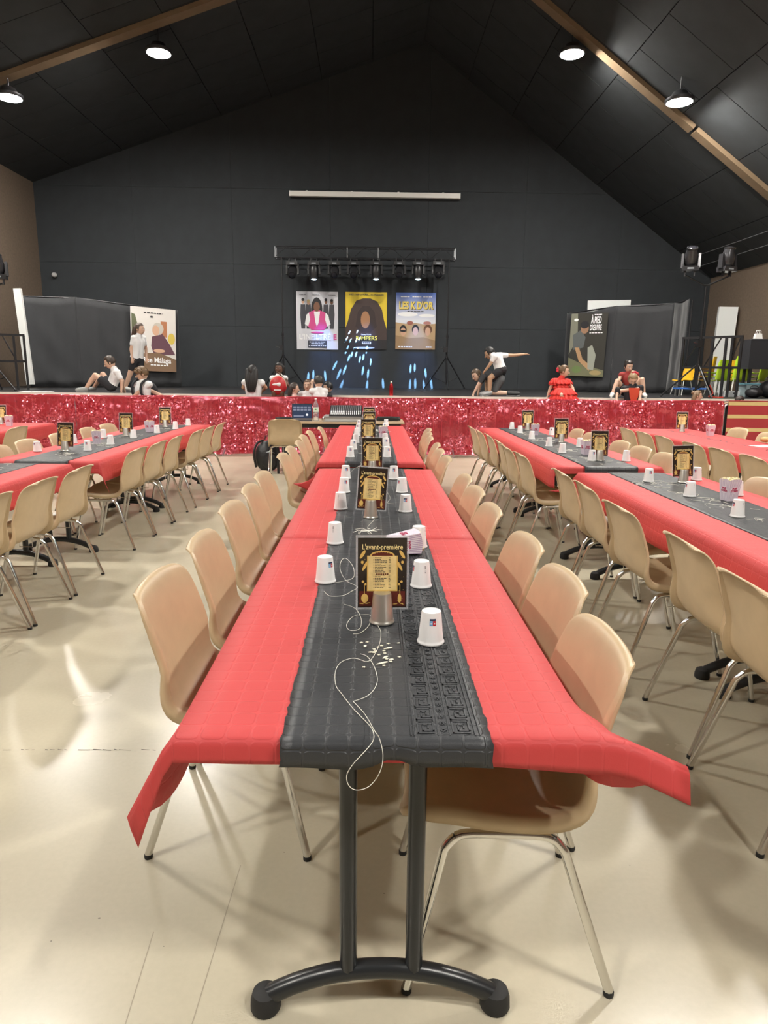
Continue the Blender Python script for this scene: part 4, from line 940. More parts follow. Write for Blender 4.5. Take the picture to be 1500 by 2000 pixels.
# ------------------------------------------------------------------ posters
def poster(label, bl, w_, h_, rot, bg):
    t = thing('film_poster', label, 'poster', bl, rot=rot); sh = ob('sheet', flat([rect(0, 0, w_, h_)], 0, bg, 'sheet', .004), t); return t
class PP:
    def __init__(s, t, w_, h_): s.t, s.w, s.h, s.k = t, w_, h_, 0
    def y(s): s.k += 1; return -.0015-.0006*s.k
    def poly(s, nm, P, m): ob(nm, flat([[(x*s.w, z*s.h) for x, z in q] for q in P], s.y(), m, nm), s.t)
    def ell(s, nm, cx, cz, rx, rz, m): s.poly(nm, [ellipse_pts(cx, cz, rx, rz, 20)], m)
    def tx(s, nm, body, cx, cz, hgt, m, sx=1.0, bold=.0, align='CENTER'): ob(nm, text(body, hgt*s.h, m, align, bold*s.h, sx), s.t, (cx*s.w, s.y(), cz*s.h))
    def dashes(s, nm, cx, cz, w_, hgt, m, n=5, seed=0):
        rd = random.Random(seed); x = cx-w_/2; P = []
        while x < cx+w_/2: d = w_/n*rd.uniform(.5, 1.1); P.append(rect(x, cz-hgt/2, min(x+d, cx+w_/2), cz+hgt/2)); x += d+w_*.04
        s.poly(nm, P, m)
def pm(n, c): return mat('print_'+n, c, .5)
K_ = pm('black', (.015, .015, .018)); SK1 = pm('brown_skin', (.20, .09, .05)); SK2 = pm('light_skin', (.60, .36, .24)); PKM = pm('magenta', (.62, .07, .24)); NAVY = pm('dark_grey', (.05, .05, .06)); WHT = pm('white', (.85, .85, .85))
def wall_poster(x0, z0, x1, z1, label, bg):
    a, c = at(x0, z1, YB-.012), at(x1, z0, YB-.012); w_, h_ = c.x-a.x, c.z-a.z; t = poster(label, (a.x, YB-.012, a.z), w_, h_, (0, 0, 0), bg); return PP(t, w_, h_)
# left wall poster: people and a pink jacket on grey
P_ = wall_poster(580, 570, 660, 682, 'pale grey film poster with a pink-jacketed figure, leftmost of three on the back wall', pm('pale_grey', (.62, .62, .66)))
for k, (x, hz, hc) in enumerate(((.16, .86, K_), (.29, .84, pm('blond', (.55, .42, .18))), (.71, .86, K_), (.85, .85, K_))):
    P_.poly('figure', [[(x-.055, .78), (x+.055, .78), (x+.07, .60), (x+.045, .36), (x-.045, .36), (x-.07, .60)]], NAVY); P_.ell('head', x, hz-.03, .035, .04, SK2 if k < 2 else SK1); P_.ell('hair', x, hz, .036, .025, hc)
P_.ell('hair', .49, .70, .135, .20, K_); P_.poly('jacket', [[(.30, .64), (.42, .68), (.56, .68), (.70, .64), (.76, .42), (.66, .34), (.36, .34), (.24, .42)]], PKM)
P_.poly('sleeve', [[(.30, .64), (.24, .60), (.20, .44), (.28, .40), (.33, .52)], [(.70, .64), (.76, .60), (.82, .44), (.74, .40), (.69, .52)]], WHT)
P_.poly('shirt', [[(.42, .66), (.57, .66), (.53, .46), (.49, .40), (.46, .46)]], WHT); P_.ell('face', .49, .74, .075, .085, SK1)
P_.tx('title', "L'INFILTRÉ", .44, .215, .128, WHT, .96, .004); P_.tx('title_letter', 'E', .925, .215, .128, PKM, .96, .004)
P_.poly('credit_block', [rect(.27, .03, .73, .155)], NAVY); P_.dashes('credit_line', .5, .13, .38, .012, WHT, 6, 1); P_.dashes('credit_line', .5, .10, .30, .016, WHT, 4, 2); P_.dashes('credit_line', .5, .065, .42, .010, WHT, 8, 3)
P_.ell('oval_badge', .5, .295, .16, .018, PKM)
for x, n in ((.16, 1), (.47, 2), (.85, 3)): P_.dashes('name_line', x, .945, .16, .013, NAVY, 3, n)
# middle wall poster: yellow ground with a plain brown mound
P_ = wall_poster(675, 571, 756, 682, 'yellow film poster with a large brown mound, middle of three on the back wall', pm('yellow', (.74, .55, .035)))
BRN = pm('dark_brown', (.060, .038, .034)); P_.poly('brown_mound', [[(0, 0), (1, 0), (1, .36), (.93, .52), (.88, .70), (.76, .84), (.60, .89), (.42, .89), (.26, .85), (.13, .70), (.06, .50), (0, .38)]], BRN)
P_.poly('mound_shade', [[(.24, .40), (.30, .66), (.42, .76), (.58, .76), (.70, .66), (.76, .40), (.60, .30), (.40, .30)]], pm('deep_brown', (.040, .026, .025))); P_.ell('tan_patch', .48, .52, .11, .15, pm('tan', (.40, .20, .10)))
P_.poly('dark_ground', [rect(0, 0, 1, .17)], pm('near_black', (.02, .018, .02)))
P_.tx('tagline', "AYEZ L'AIR NATUREL... OU PRESQUE !", .5, .952, .040, NAVY, .93, .001); P_.tx('studio_line', 'Disney PIXAR', .5, .262, .032, WHT, 1, .001); P_.tx('title', 'JUMPERS', .51, .195, .100, pm('title_yellow', (.85, .72, .12)), 1.02, .002)
P_.poly('release_box', [rect(.40, .095, .62, .14)], WHT); P_.dashes('release_line', .51, .118, .18, .016, NAVY, 3, 4); P_.ell('pale_oval', .45, .03, .26, .018, pm('pale_blue', (.5, .6, .7)))
# right wall poster: blue sky, sand, three heads
msk = mat('print_sky', (.1, .2, .6), .5); g = NG(msk); tcs = g.n('ShaderNodeTexCoord'); sp = g.n('ShaderNodeSeparateXYZ'); g.l(tcs.outputs['Object'], sp.inputs[0])
cr = g.n('ShaderNodeValToRGB'); g.l(g.m('DIVIDE', sp.outputs[2], 1.49), cr.inputs[0]); g.l(cr.outputs[0], msk.node_tree.nodes['Principled BSDF'].inputs['Base Color'])
cr.color_ramp.elements[0].position = .5; cr.color_ramp.elements[0].color = (.72, .74, .80, 1); cr.color_ramp.elements[1].position = 1; cr.color_ramp.elements[1].color = (.03, .11, .46, 1)
P_ = wall_poster(772, 572, 852, 682, 'blue and sand film poster with three buried heads, rightmost of three on the back wall', msk)
SND = pm('sand', (.48, .33, .18)); P_.poly('sand', [[(0, 0), (1, 0), (1, .46), (.75, .44), (.5, .47), (.25, .45), (0, .48)]], SND); P_.ell('cloud', .3, .62, .25, .04, WHT); P_.ell('cloud', .78, .60, .2, .03, WHT); P_.poly('foreground_sand', [[(0, 0), (1, 0), (1, .16), (.7, .22), (.35, .20), (0, .25)]], pm('brown_sand', (.33, .21, .11)))
for x, z, hc in ((.19, .31, K_), (.50, .32, K_), (.81, .32, pm('auburn', (.14, .06, .03)))): P_.ell('hair', x, z+.035, .088 if x < .7 else .105, .085, hc); P_.ell('face', x, z, .068, .075, SK2)
P_.ell('sunglasses', .19, .325, .07, .02, K_); P_.ell('distant_camp', .36, .47, .08, .035, pm('dust_red', (.35, .12, .09))); P_.ell('distant_camp', .79, .47, .1, .028, pm('dust_rose', (.45, .2, .18)))
P_.tx('title_shade', "LES K D'OR", .512, .764, .175, NAVY, .70, .010); P_.tx('title', "LES K D'OR", .50, .77, .175, pm('title_gold', (.80, .62, .14)), .70, .008)
P_.dashes('director_line', .5, .672, .42, .016, NAVY, 6, 5)
for x, n in ((.23, 6), (.52, 7), (.79, 8)): P_.dashes('name_line', x, .925, .22, .016, WHT, 3, n)
P_.dashes('credit_line', .25, .045, .35, .02, WHT, 5, 9); P_.dashes('credit_line', .85, .045, .16, .02, WHT, 3, 10)
# poster on the left partition
def frame_poster(label, bl, br, tl, bg):
    u = (br-bl); w_ = u.length; u.normalize(); v_ = tl-bl; h_ = v_.length; v_.normalize(); nn = u.cross(v_).normalized(); v_ = nn.cross(u).normalized()
    R = Matrix((u, -nn, v_)).transposed(); return PP(poster(label, bl+nn*.012, w_, h_, R.to_euler(), bg), w_, h_)
def on_seg(px, py, a, b_, off):          # photo pixel on the vertical plane through a-b, pushed towards the room by off
    d = (b_-a).normalized(); nr = Vector((d.y, -d.x, 0)); O = a+nr*off; dv = Vector(_ray(px, py)); C0 = Vector((0, 0, CAMH)); s_ = (O-C0).dot(nr)/dv.dot(nr); return C0+dv*s_
a, b_ = PA[1], PA[2]
P_ = frame_poster('cream film poster with an elderly figure, pinned on the left draped partition', on_seg(257, 723, a, b_, .09), on_seg(344, 727, a, b_, .09), on_seg(249, 597, a, b_, .09), pm('cream', (.66, .62, .58)))
P_.poly('terracotta_shutter', [rect(.66, .55, .80, .80)], pm('terracotta', (.42, .17, .08))); P_.poly('tree', [[(.02, .9), (.1, .88), (.16, .7), (.1, .5), (.02, .45)]], pm('olive', (.12, .13, .07)))
P_.ell('flowers', .90, .53, .08, .09, pm('yellow_flowers', (.62, .46, .08))); P_.poly('cardigan', [[(.46, .55), (.70, .60), (.86, .44), (.98, .28), (.50, .26), (.44, .40)]], pm('plum', (.12, .05, .07))); P_.ell('grey_hair', .60, .68, .125, .095, pm('grey_hair', (.5, .46, .40))); P_.ell('face', .55, .65, .08, .08, SK2)
P_.ell('hands', .62, .33, .13, .03, SK2); P_.poly('table_front', [[(0, 0), (1, 0), (1, .20), (.6, .30), (.3, .28), (0, .22)]], pm('umber', (.20, .12, .07)))
P_.tx('title', 'Rue Málaga', .56, .175, .120, WHT, .84, .002); P_.dashes('subtitle_line', .62, .10, .4, .016, WHT, 6, 11); P_.dashes('director_line', .5, .92, .42, .016, K_, 6, 12); P_.ell('emblem', .46, .86, .035, .014, K_)
# poster on the right partition
a, b_ = PC[0], PC[1]
P_ = frame_poster('dark olive film poster with a crouching figure, pinned on the right draped partition', on_seg(1108, 734, a, b_, .08), on_seg(1178, 736, a, b_, .08), on_seg(1120, 613, a, b_, .08), pm('dark_olive', (.032, .030, .024)))
OLV = pm('olive_green', (.16, .16, .09)); P_.poly('wall_patch', [[(0, .35), (0, 1), (.18, 1), (.22, .6)]], pm('moss_grey', (.20, .20, .15))); P_.poly('ground', [[(0, 0), (1, 0), (1, .10), (.6, .16), (.3, .22), (0, .3)]], OLV)
P_.poly('shirt', [[(.08, .66), (.30, .74), (.44, .62), (.40, .46), (.12, .42)]], pm('slate', (.10, .11, .11))); P_.poly('forearm', [[(.16, .46), (.28, .46), (.40, .28), (.66, .16), (.60, .09), (.30, .24)]], pm('warm_skin', (.42, .25, .13))); P_.ell('head', .40, .76, .11, .08, pm('shaded_skin', (.30, .17, .10))); P_.ell('hair', .39, .82, .12, .06, K_)
P_.poly('sack', [[(.52, .46), (.64, .50), (.76, .34), (.72, .10), (.56, .12)]], pm('sack_grey', (.30, .31, .26))); P_.ell('plants', .25, .11, .13, .06, pm('leaf', (.14, .20, .07))); P_.ell('plants', .78, .06, .16, .04, pm('straw', (.34, .26, .12)))
P_.tx('title', 'À PIED', .70, .885, .150, WHT, .40, .004); P_.tx('title', "D'ŒUVRE", .70, .77, .125, WHT, .38, .004); P_.dashes('director_line', .72, .69, .36, .014, WHT, 5, 13); P_.dashes('name_line', .74, .975, .2, .012, WHT, 3, 14); P_.ell('emblem', .15, .90, .06, .022, WHT)
# ================================================================== sound desk
DX0, DX1 = -1.40, .46; DY = 9.86
M_DTOP = mat('desk_laminate', (.46, .34, .22), .45, noise=(5, .12))
t = thing('sound_desk', 'folding desk with wood top and black legs at the end of the central row', 'table', ((DX0+DX1)/2, DY, 0))
dc = (DX0+DX1)/2
bk('desk_top', MB().box((0, 0, .728), (DX1-DX0, .70, .026)), M_DTOP, t, smooth=False); bk('apron', MB().box((0, -.31, .685), (DX1-DX0-.10, .03, .06)), M_TBLK, t, smooth=False)
for x in (-.84, .84):
    for y in (-.28, .28): bk('leg', MB().tube([(x, y, 0), (x, y, .715)], .018, 8), M_TBLK, t)
    bk('brace', MB().tube([(x, -.28, .50), (x*.72, -.28, .66)], .010, 6), M_TBLK, t)
p = at(565, 806, 9.70)
t = thing('laptop', 'open laptop with dark screen on the sound desk', 'laptop', (at(589, 815, 9.70).x, 9.72, .741), .05)
bk('keyboard_base', MB().box((0, -.02, .009), (.29, .22, .016)), mat('laptop_grey', (.08, .08, .09), .35, .5), t, smooth=False)
sm = mat('laptop_screen', (.02, .03, .06), .25, emit=((.05, .09, .2), .2))
l_ = ob('lid', MB().box((0, .0, .115), (.29, .008, .215)).mesh('lid', M_MHB, False), t, (0, .10, .014), (-.20, 0, 0)); ob('screen', flat([rect(-.137, .012, .137, .208)], -.0048, sm, 'screen'), l_)
ob('screen_window', flat([rect(-.125+.052*k, .12+.034*j, -.125+.052*k+.04, .12+.034*j+.022) for k in range(5) for j in range(2)]+[rect(-.12, .03, .02, .055)], -.0052, mat('screen_text', (.1, .1, .14), .3, emit=((.35, .42, .6), .35)), 'screen_window'), l_, kind='stuff'); ob('screen_icon', flat([ellipse_pts(.07, .062, .018, .015, 10)], -.0052, mat('screen_icon', (.8, .8, .9), .3, emit=((.8, .8, 1), .8)), 'screen_icon'), l_)
bx_ = at(617, 812, 9.66).x
t = thing('water_bottle', 'clear plastic water bottle beside the laptop', 'bottle', (bx_, 9.66, .741))
bk('bottle_body', MB().lathe([(.034, 0), (.040, .006), (.040, .05), (.037, .056), (.040, .062), (.040, .11), (.037, .116), (.040, .122), (.040, .20), (.030, .245), (.014, .275), (.0135, .30)], 20), mat('clear_plastic', (.85, .9, .95), .08, trans=.85, alpha=.75), t)
bk('label_wrap', MB().lathe([(.0412, .19), (.0412, .13)], 20, capb=False, capt=False), mat('bottle_label', (.70, .78, .66), .5), t); bk('leaf_mark', MB().ell((.0, -.0405, .165), (.014, .003, .012), nu=8, nv=6), mat('bottle_green', (.08, .30, .08), .5), t); bk('cap', MB().lathe([(.0155, .30), (.0155, .318)], 14), M_WHITE, t)
mxx = at(676, 812, 9.80).x
t = thing('flight_case_lid', 'flat silver-edged case lying under the mixer on the sound desk', 'case', (mxx-.01, 9.80, .741)); bk('case_body', MB().box((0, 0, .035), (.60, .50, .07)), mat('case_grey', (.50, .50, .48), .45, .3), t, smooth=False)
for z in (.004, .066): bk('metal_edge', MB().box((0, -.252, z), (.61, .012, .014)), M_GALV, t, smooth=False)
for x in (-.295, .295): bk('corner_cap', MB().ell((x, -.245, .036), (.02, .02, .034), nu=10, nv=6), M_CHROME, t)
t = thing('mixing_console', 'black mixing console with pale faders, tilted on its case', 'mixer', (mxx+.0, 9.80, .812)); RX = .32
bd = ob('body', MB().box((0, 0, .05), (.46, .40, .055), rx=RX).mesh('body', M_MHB, False), t)
Rm = Matrix.Rotation(RX, 3, 'X'); pale = mat('fader_cap_pale', (.70, .72, .72), .5); dk = mat('knob_grey', (.30, .31, .33), .5)
fm = MB().box((0, 0, 0), (.013, .050, .012), rx=RX).mesh('fader', pale, False); km = MB().lathe([(.0085, -.006), (.007, .010)], 8, M=Rm).mesh('knob', dk)
for i in range(16):
    x = -.205+.0273*i
    for yy, me, nm in ((-.145, fm, 'fader'), (-.075, fm, 'fader'), (-.015, km, 'knob'), (.04, km, 'knob'), (.09, km, 'knob'), (.145, km, 'knob')):
        q = Rm@Vector((x, yy, .033))+Vector((0, 0, .05)); ob(nm, me, t, q)
def coil(label, c, r, n, seed, nm='cable_coil'):
    rd = random.Random(seed); mb = MB(); pts = []
    for k in range(n*14): a = 2*math.pi*k/14; rr_ = r*(1+rd.uniform(-.12, .12)); pts.append((c[0]+rr_*math.cos(a)*1.3, c[1]+rr_*math.sin(a)*.8, c[2]+.012+.006*(k//14)+rd.uniform(0, .004)))
    return tag(bk(nm, MB().tube(smooth_path(pts, 2), .006, 5), M_RUB), label, 'cable', 'cable coils on the sound desk')
coil('black cable heap at the left end of the sound desk', (DX0+.17, 9.72, .741), .09, 5, 1); coil('black cable coil at the right end of the sound desk', (.24, 9.75, .741), .12, 8, 2); coil('small black cable coil between bottle and mixer', (at(637, 815, 9.7).x, 9.72, .741), .045, 4, 3)
cx_ = at(558, 880, 9.9).x
t = thing('rack_case', 'black rack case with silver edges standing under the sound desk', 'case', (cx_+.04, 10.0, 0), .1); bk('case_body', MB().box((0, 0, .26), (.16, .36, .52)), M_MHB, t, smooth=False)
for x in (-.08, .08):
    for y in (-.18, .18): bk('edge_profile', MB().box((x, y, .26), (.016, .016, .53)), M_GALV, t, smooth=False)
for z in (.008, .515): bk('edge_profile', MB().box((0, -.18, z), (.17, .016, .016)), M_GALV, t, smooth=False)
for k in range(4): bk('rack_unit', MB().box((0, -.184, .09+.11*k), (.125, .01, .085)), mat('rack_face', (.09, .09, .10), .4), t, smooth=False)
# backpack on the floor
c = atz(521, 921, 0)
t = thing('backpack', 'black backpack standing on the floor left of the sound desk', 'backpack', (c.x, c.y+.12, 0), .2); M_BP = mat('backpack_nylon', (.014, .014, .016), .45, bump=(25, .5, .01))
bk('main_bag', MB().ell((0, 0, .235), (.165, .13, .245), nu=24, nv=16, fn=lambda d: (1.0+.14*(1-abs(d.z))+(.06 if d.z < 0 else -.16*d.z))*(1+.02*math.sin(9*d.x+6*d.z))), M_BP, t)
bk('front_pocket', MB().ell((.02, -.105, .16), (.115, .05, .12), nu=18, nv=12), M_BP, t); bk('top_handle', MB().tube([(-.03, .02, .45), (-.03, .02, .50), (.03, .02, .50), (.03, .02, .45)], .008, 6), M_BP, t)
bk('shoulder_strap', MB().tube(smooth_path([(-.06, .0, .44), (-.15, -.06, .40), (-.20, -.09, .25), (-.17, -.06, .06)], 5), .016, 8), M_BP, t); bk('zip', MB().tube(smooth_path([(-.09, -.10, .25), (.02, -.145, .29), (.12, -.10, .25)], 5), .004, 5), M_GALV, t)
# red flask on the stage edge
p = at(764, 778, 12.58)
t = thing('red_flask', 'shiny red steel flask standing on the stage edge', 'bottle', (p.x, 12.60, SZ+.003)); bk('flask_body', MB().lathe([(.034, 0), (.036, .006), (.036, .17), (.030, .195), (.020, .212), (.020, .222)], 18), mat('red_steel', (.42, .015, .02), .22, .6), t); bk('lid', MB().lathe([(.022, .222), (.022, .255), (.018, .262)], 14), M_CHROME, t)
# papers on the stage
t = thing('paper_sheets', 'white papers lying on the stage at far left', 'paper', (at(52, 762, 12.8).x, 12.95, SZ+.001), .2)
bk('sheet', MB().box((0, 0, .002), (.35, .3, .003)), M_WHITE, t, smooth=False); bk('sheet', MB().box((.2, .05, .006), (.34, .25, .003), rz=.4), M_WHITE, t, smooth=False)
# ================================================================== stacked school chairs and kit at stage right
def kid_shell(col, nm):
    rows = []
    prof = [(.15, .295), (.14, .31), (.06, .312), (-.06, .305), (-.12, .315), (-.15, .36), (-.165, .45), (-.18, .56), (-.19, .585)]
    for y, z in smooth_path([(0, a, b2) for a, b2 in prof], 2) if False else [(q.y, q.z) for q in smooth_path([(0, a, b2) for a, b2 in prof], 2)]:
        wv = .165-.02*(z > .55); rows.append([Vector((wv*(-1+k/4), y+.03*abs(-1+k/4)**2*(z > .34), z+.015*abs(-1+k/4)**2*(z <= .34))) for k in range(9)])
    return bake(MB().grid(rows).mesh('seat_shell', mat(nm, col, .4), True, 60), [('SOLIDIFY', dict(thickness=.006, offset=0))])
KS = {'yellow': kid_shell((.74, .42, .02), 'yellow_plastic'), 'green': kid_shell((.46, .68, .03), 'lime_plastic')}
M_KLEG = mat('pale_tube', (.62, .62, .58), .35, .5)
KLEG = [MB().tube([(sx*.17, sy*.16, 0), (sx*.13, sy*.09, .30)], .010, 8).mesh('leg', M_KLEG) for sx in (-1, 1) for sy in (-1, 1)]
def kid_chair(colr, X, Y, z, rz, label):
    t = thing('school_chair', label, 'chair', (X, Y, z), rz, 'small coloured school chairs'); ob('seat_shell', KS[colr], t)
    for m_ in KLEG: ob('leg', m_, t)
p = at(1332, 760, 15.2); kid_chair('yellow', p.x, 15.2, SZ+.002, 1.9, 'single yellow school chair beside the drape at stage right')
for sx_, Y, colr, n, rz, nm in ((1374, 15.6, 'yellow', 4, .9, 'yellow stack left of the white panel'), (1432, 15.5, 'yellow', 3, -.4, 'yellow stack behind the handrail'), (1398, 15.1, 'green', 3, .3, 'lime stack left of the handrail post'), (1438, 15.0, 'green', 4, -.1, 'lime stack behind the handrail end'), (1476, 15.3, 'green', 3, .5, 'lime stack below the black box')):
    p = at(sx_, 760, Y)
    for k in range(n): kid_chair(colr, p.x+.01*k, Y, SZ+.002+.085*k, rz, '%s chair from the bottom of the %s' % (ORD[k].capitalize() if False else ORD[k], nm))
p = at(1352, 765, 14.3)
t = thing('low_bench', 'low blue-topped bench on the stage right', 'bench', (p.x, 14.35, SZ), -.1); bk('bench_top', MB().box((0, 0, .155), (.66, .32, .03)), mat('blue_top', (.04, .16, .55), .4), t, smooth=False)
for x in (-.28, .28):
    for y in (-.12, .12): bk('leg', MB().tube([(x, y, 0), (x, y, .14)], .013, 6), M_KLEG, t)
p = at(1422, 765, 14.2); t = thing('white_crate', 'white plastic crate under the lime chairs', 'crate', (p.x, 14.15, SZ), .1); bk('crate_body', MB().box((0, 0, .06), (.30, .24, .115), taper=1.06), mat('crate_white', (.72, .74, .74), .45), t, smooth=False); bk('hand_slot', MB().box((.05, -.125, .075), (.09, .01, .025)), M_INK, t, smooth=False)
p = at(1452, 750, 14.3); t = thing('storage_tub', 'translucent blue-lidded storage tub beside the black bags', 'tub', (p.x-.05, 13.95, SZ)); bk('tub_body', MB().box((0, 0, .13), (.28, .28, .25), taper=1.08), mat('tub_plastic', (.30, .38, .40), .3), t, smooth=False); bk('tub_lid', MB().box((0, 0, .268), (.37, .33, .028)), mat('tub_lid', (.16, .36, .44), .4), t, smooth=False)
p = at(1484, 694, 14.2); t = thing('loudspeaker_cabinet', 'large black loudspeaker cabinet on a frame at the right edge', 'loudspeaker', (p.x+.12, 14.28, SZ)); zb1, zt1 = at(1484, 721, 14.4).z-SZ, at(1484, 664, 14.4).z-SZ
bk('cabinet', MB().box((0, 0, (zb1+zt1)/2), (.74, .30, zt1-zb1)), mat('speaker_cloth', (.020, .020, .024), .8, bump=(160, .3, .002)), t, smooth=False); bk('top_edge', MB().box((0, -.14, zt1), (.75, .02, .018)), mat('edge_grey', (.10, .10, .11), .5), t, smooth=False)
for x in (-.30, .30):
    for y in (-.11, .11): bk('support_leg', MB().box((x, y, zb1/2), (.05, .05, zb1)), M_BMET, t, smooth=False)
t2z = SZ+zt1+.009; p = at(1466, 660, 14.5); t = thing('carrier_bag', 'small white carrier bag on top of the black cabinet', 'bag', (p.x+.03, 14.28, t2z)); bk('bag_body', MB().box((0, 0, .055), (.16, .09, .11), taper=.75), M_WHITE, t); 
for s_ in (-1, 1): bk('bag_handle', MB().tube(smooth_path([(-.035, s_*.03, .10), (-.03, s_*.03, .16), (.0, s_*.03, .175), (.035, s_*.03, .16), (.035, s_*.03, .10)], 3), .006, 5), M_WHITE, t)
for k, (px, Y, sx_, sz_) in enumerate(((1472, 13.62, .15, .10), (1499, 13.75, .17, .17))):
    p = at(px, 768, Y); t = thing('gear_bag', ('slumped dark gear bag on the stage at right' if k == 0 else 'tall dark gear bag at the right photo edge'), 'bag', (p.x, Y, SZ)); bk('bag_body', MB().ell((0, 0, sz_), (sx_, .17, sz_), nu=18, nv=12, fn=lambda d: 1+.06*math.sin(6*d.x+4*d.y)), M_BP, t); bk('bag_handle', MB().tube(smooth_path([(-.08, 0, sz_*1.95), (-.05, 0, sz_*2.3), (.05, 0, sz_*2.3), (.08, 0, sz_*1.95)], 4), .01, 6), M_BP, t)
pts = [at(x, y, 13.3) for x, y in ((1386, 752), (1392, 768), (1384, 774), (1398, 779), (1412, 778))]
for q in pts: q.z = max(q.z, SZ+.012)
tag(bk('red_cable', MB().tube(smooth_path(pts, 5), .012, 6), mat('red_cable', (.55, .05, .03), .5)), 'red cable trailing near the right stand on stage', 'cable')
# ================================================================== people
SKIN = {'fair': (.62, .40, .29), 'tan': (.48, .29, .18), 'dark': (.13, .060, .035)}
def skin(n): return mat('skin_'+n, SKIN[n], .5, bump=(80, .08, .001))
def fabric(n, c): return mat('fabric_'+n, c, .8, bump=(25, .35, .006))
WHT_T = fabric('white_tee', (.78, .78, .78)); BLK_T = fabric('black', (.018, .018, .022)); GRY_T = fabric('charcoal', (.045, .047, .052))
def rm(mb, nm, m, vox, it=3):
    me = bake(mb.mesh(nm, m, True), [('REMESH', dict(mode='VOXEL', voxel_size=vox, use_smooth_shade=True)), ('SMOOTH', dict(factor=.5, iterations=it))])
    me.materials.clear(); me.materials.append(m); me.polygons.foreach_set('use_smooth', [True]*len(me.polygons)); return me
def basis(f, u):
    f = f.normalized(); r_ = f.cross(u).normalized(); u = r_.cross(f).normalized(); return Matrix((r_, f, u)).transposed()
def hand(mb, e, w_, s, palm_n=None, curl=.5):
    """palm, four fingers of unequal length and a thumb leaving the side of the palm"""
    d = (w_-e).normalized(); n_ = palm_n or Vector((0, 0, -1)); n_ = (n_-d*n_.dot(d)); n_ = n_.normalized() if n_.length > .1 else d.orthogonal().normalized(); x = d.cross(n_)
    k0 = w_+d*.062*s
    for q in (-.018, 0, .018): mb.cap(w_+x*q*.6*s, k0+x*q*s, .017*s, .014*s, 8)
    for q, L in ((-.027, .052), (-.009, .062), (.009, .058), (.027, .046)):
        a = k0+x*q*s; b_ = a+(d*.6+n_*curl*.35).normalized()*L*.55*s; c = b_+(d+n_*curl*1.2).normalized()*L*.5*s; mb.cap(a, b_, .0092*s, .0085*s, 8); mb.cap(b_, c, .0085*s, .0075*s, 8)
    a = w_+d*.018*s+x*.022*s; b_ = a+(d*.5+x*.8+n_*.2).normalized()*.034*s; mb.cap(a, b_, .011*s, .0095*s, 8); mb.cap(b_, b_+(d*.9+x*.25+n_*.3).normalized()*.028*s, .0095*s, .008*s, 8)
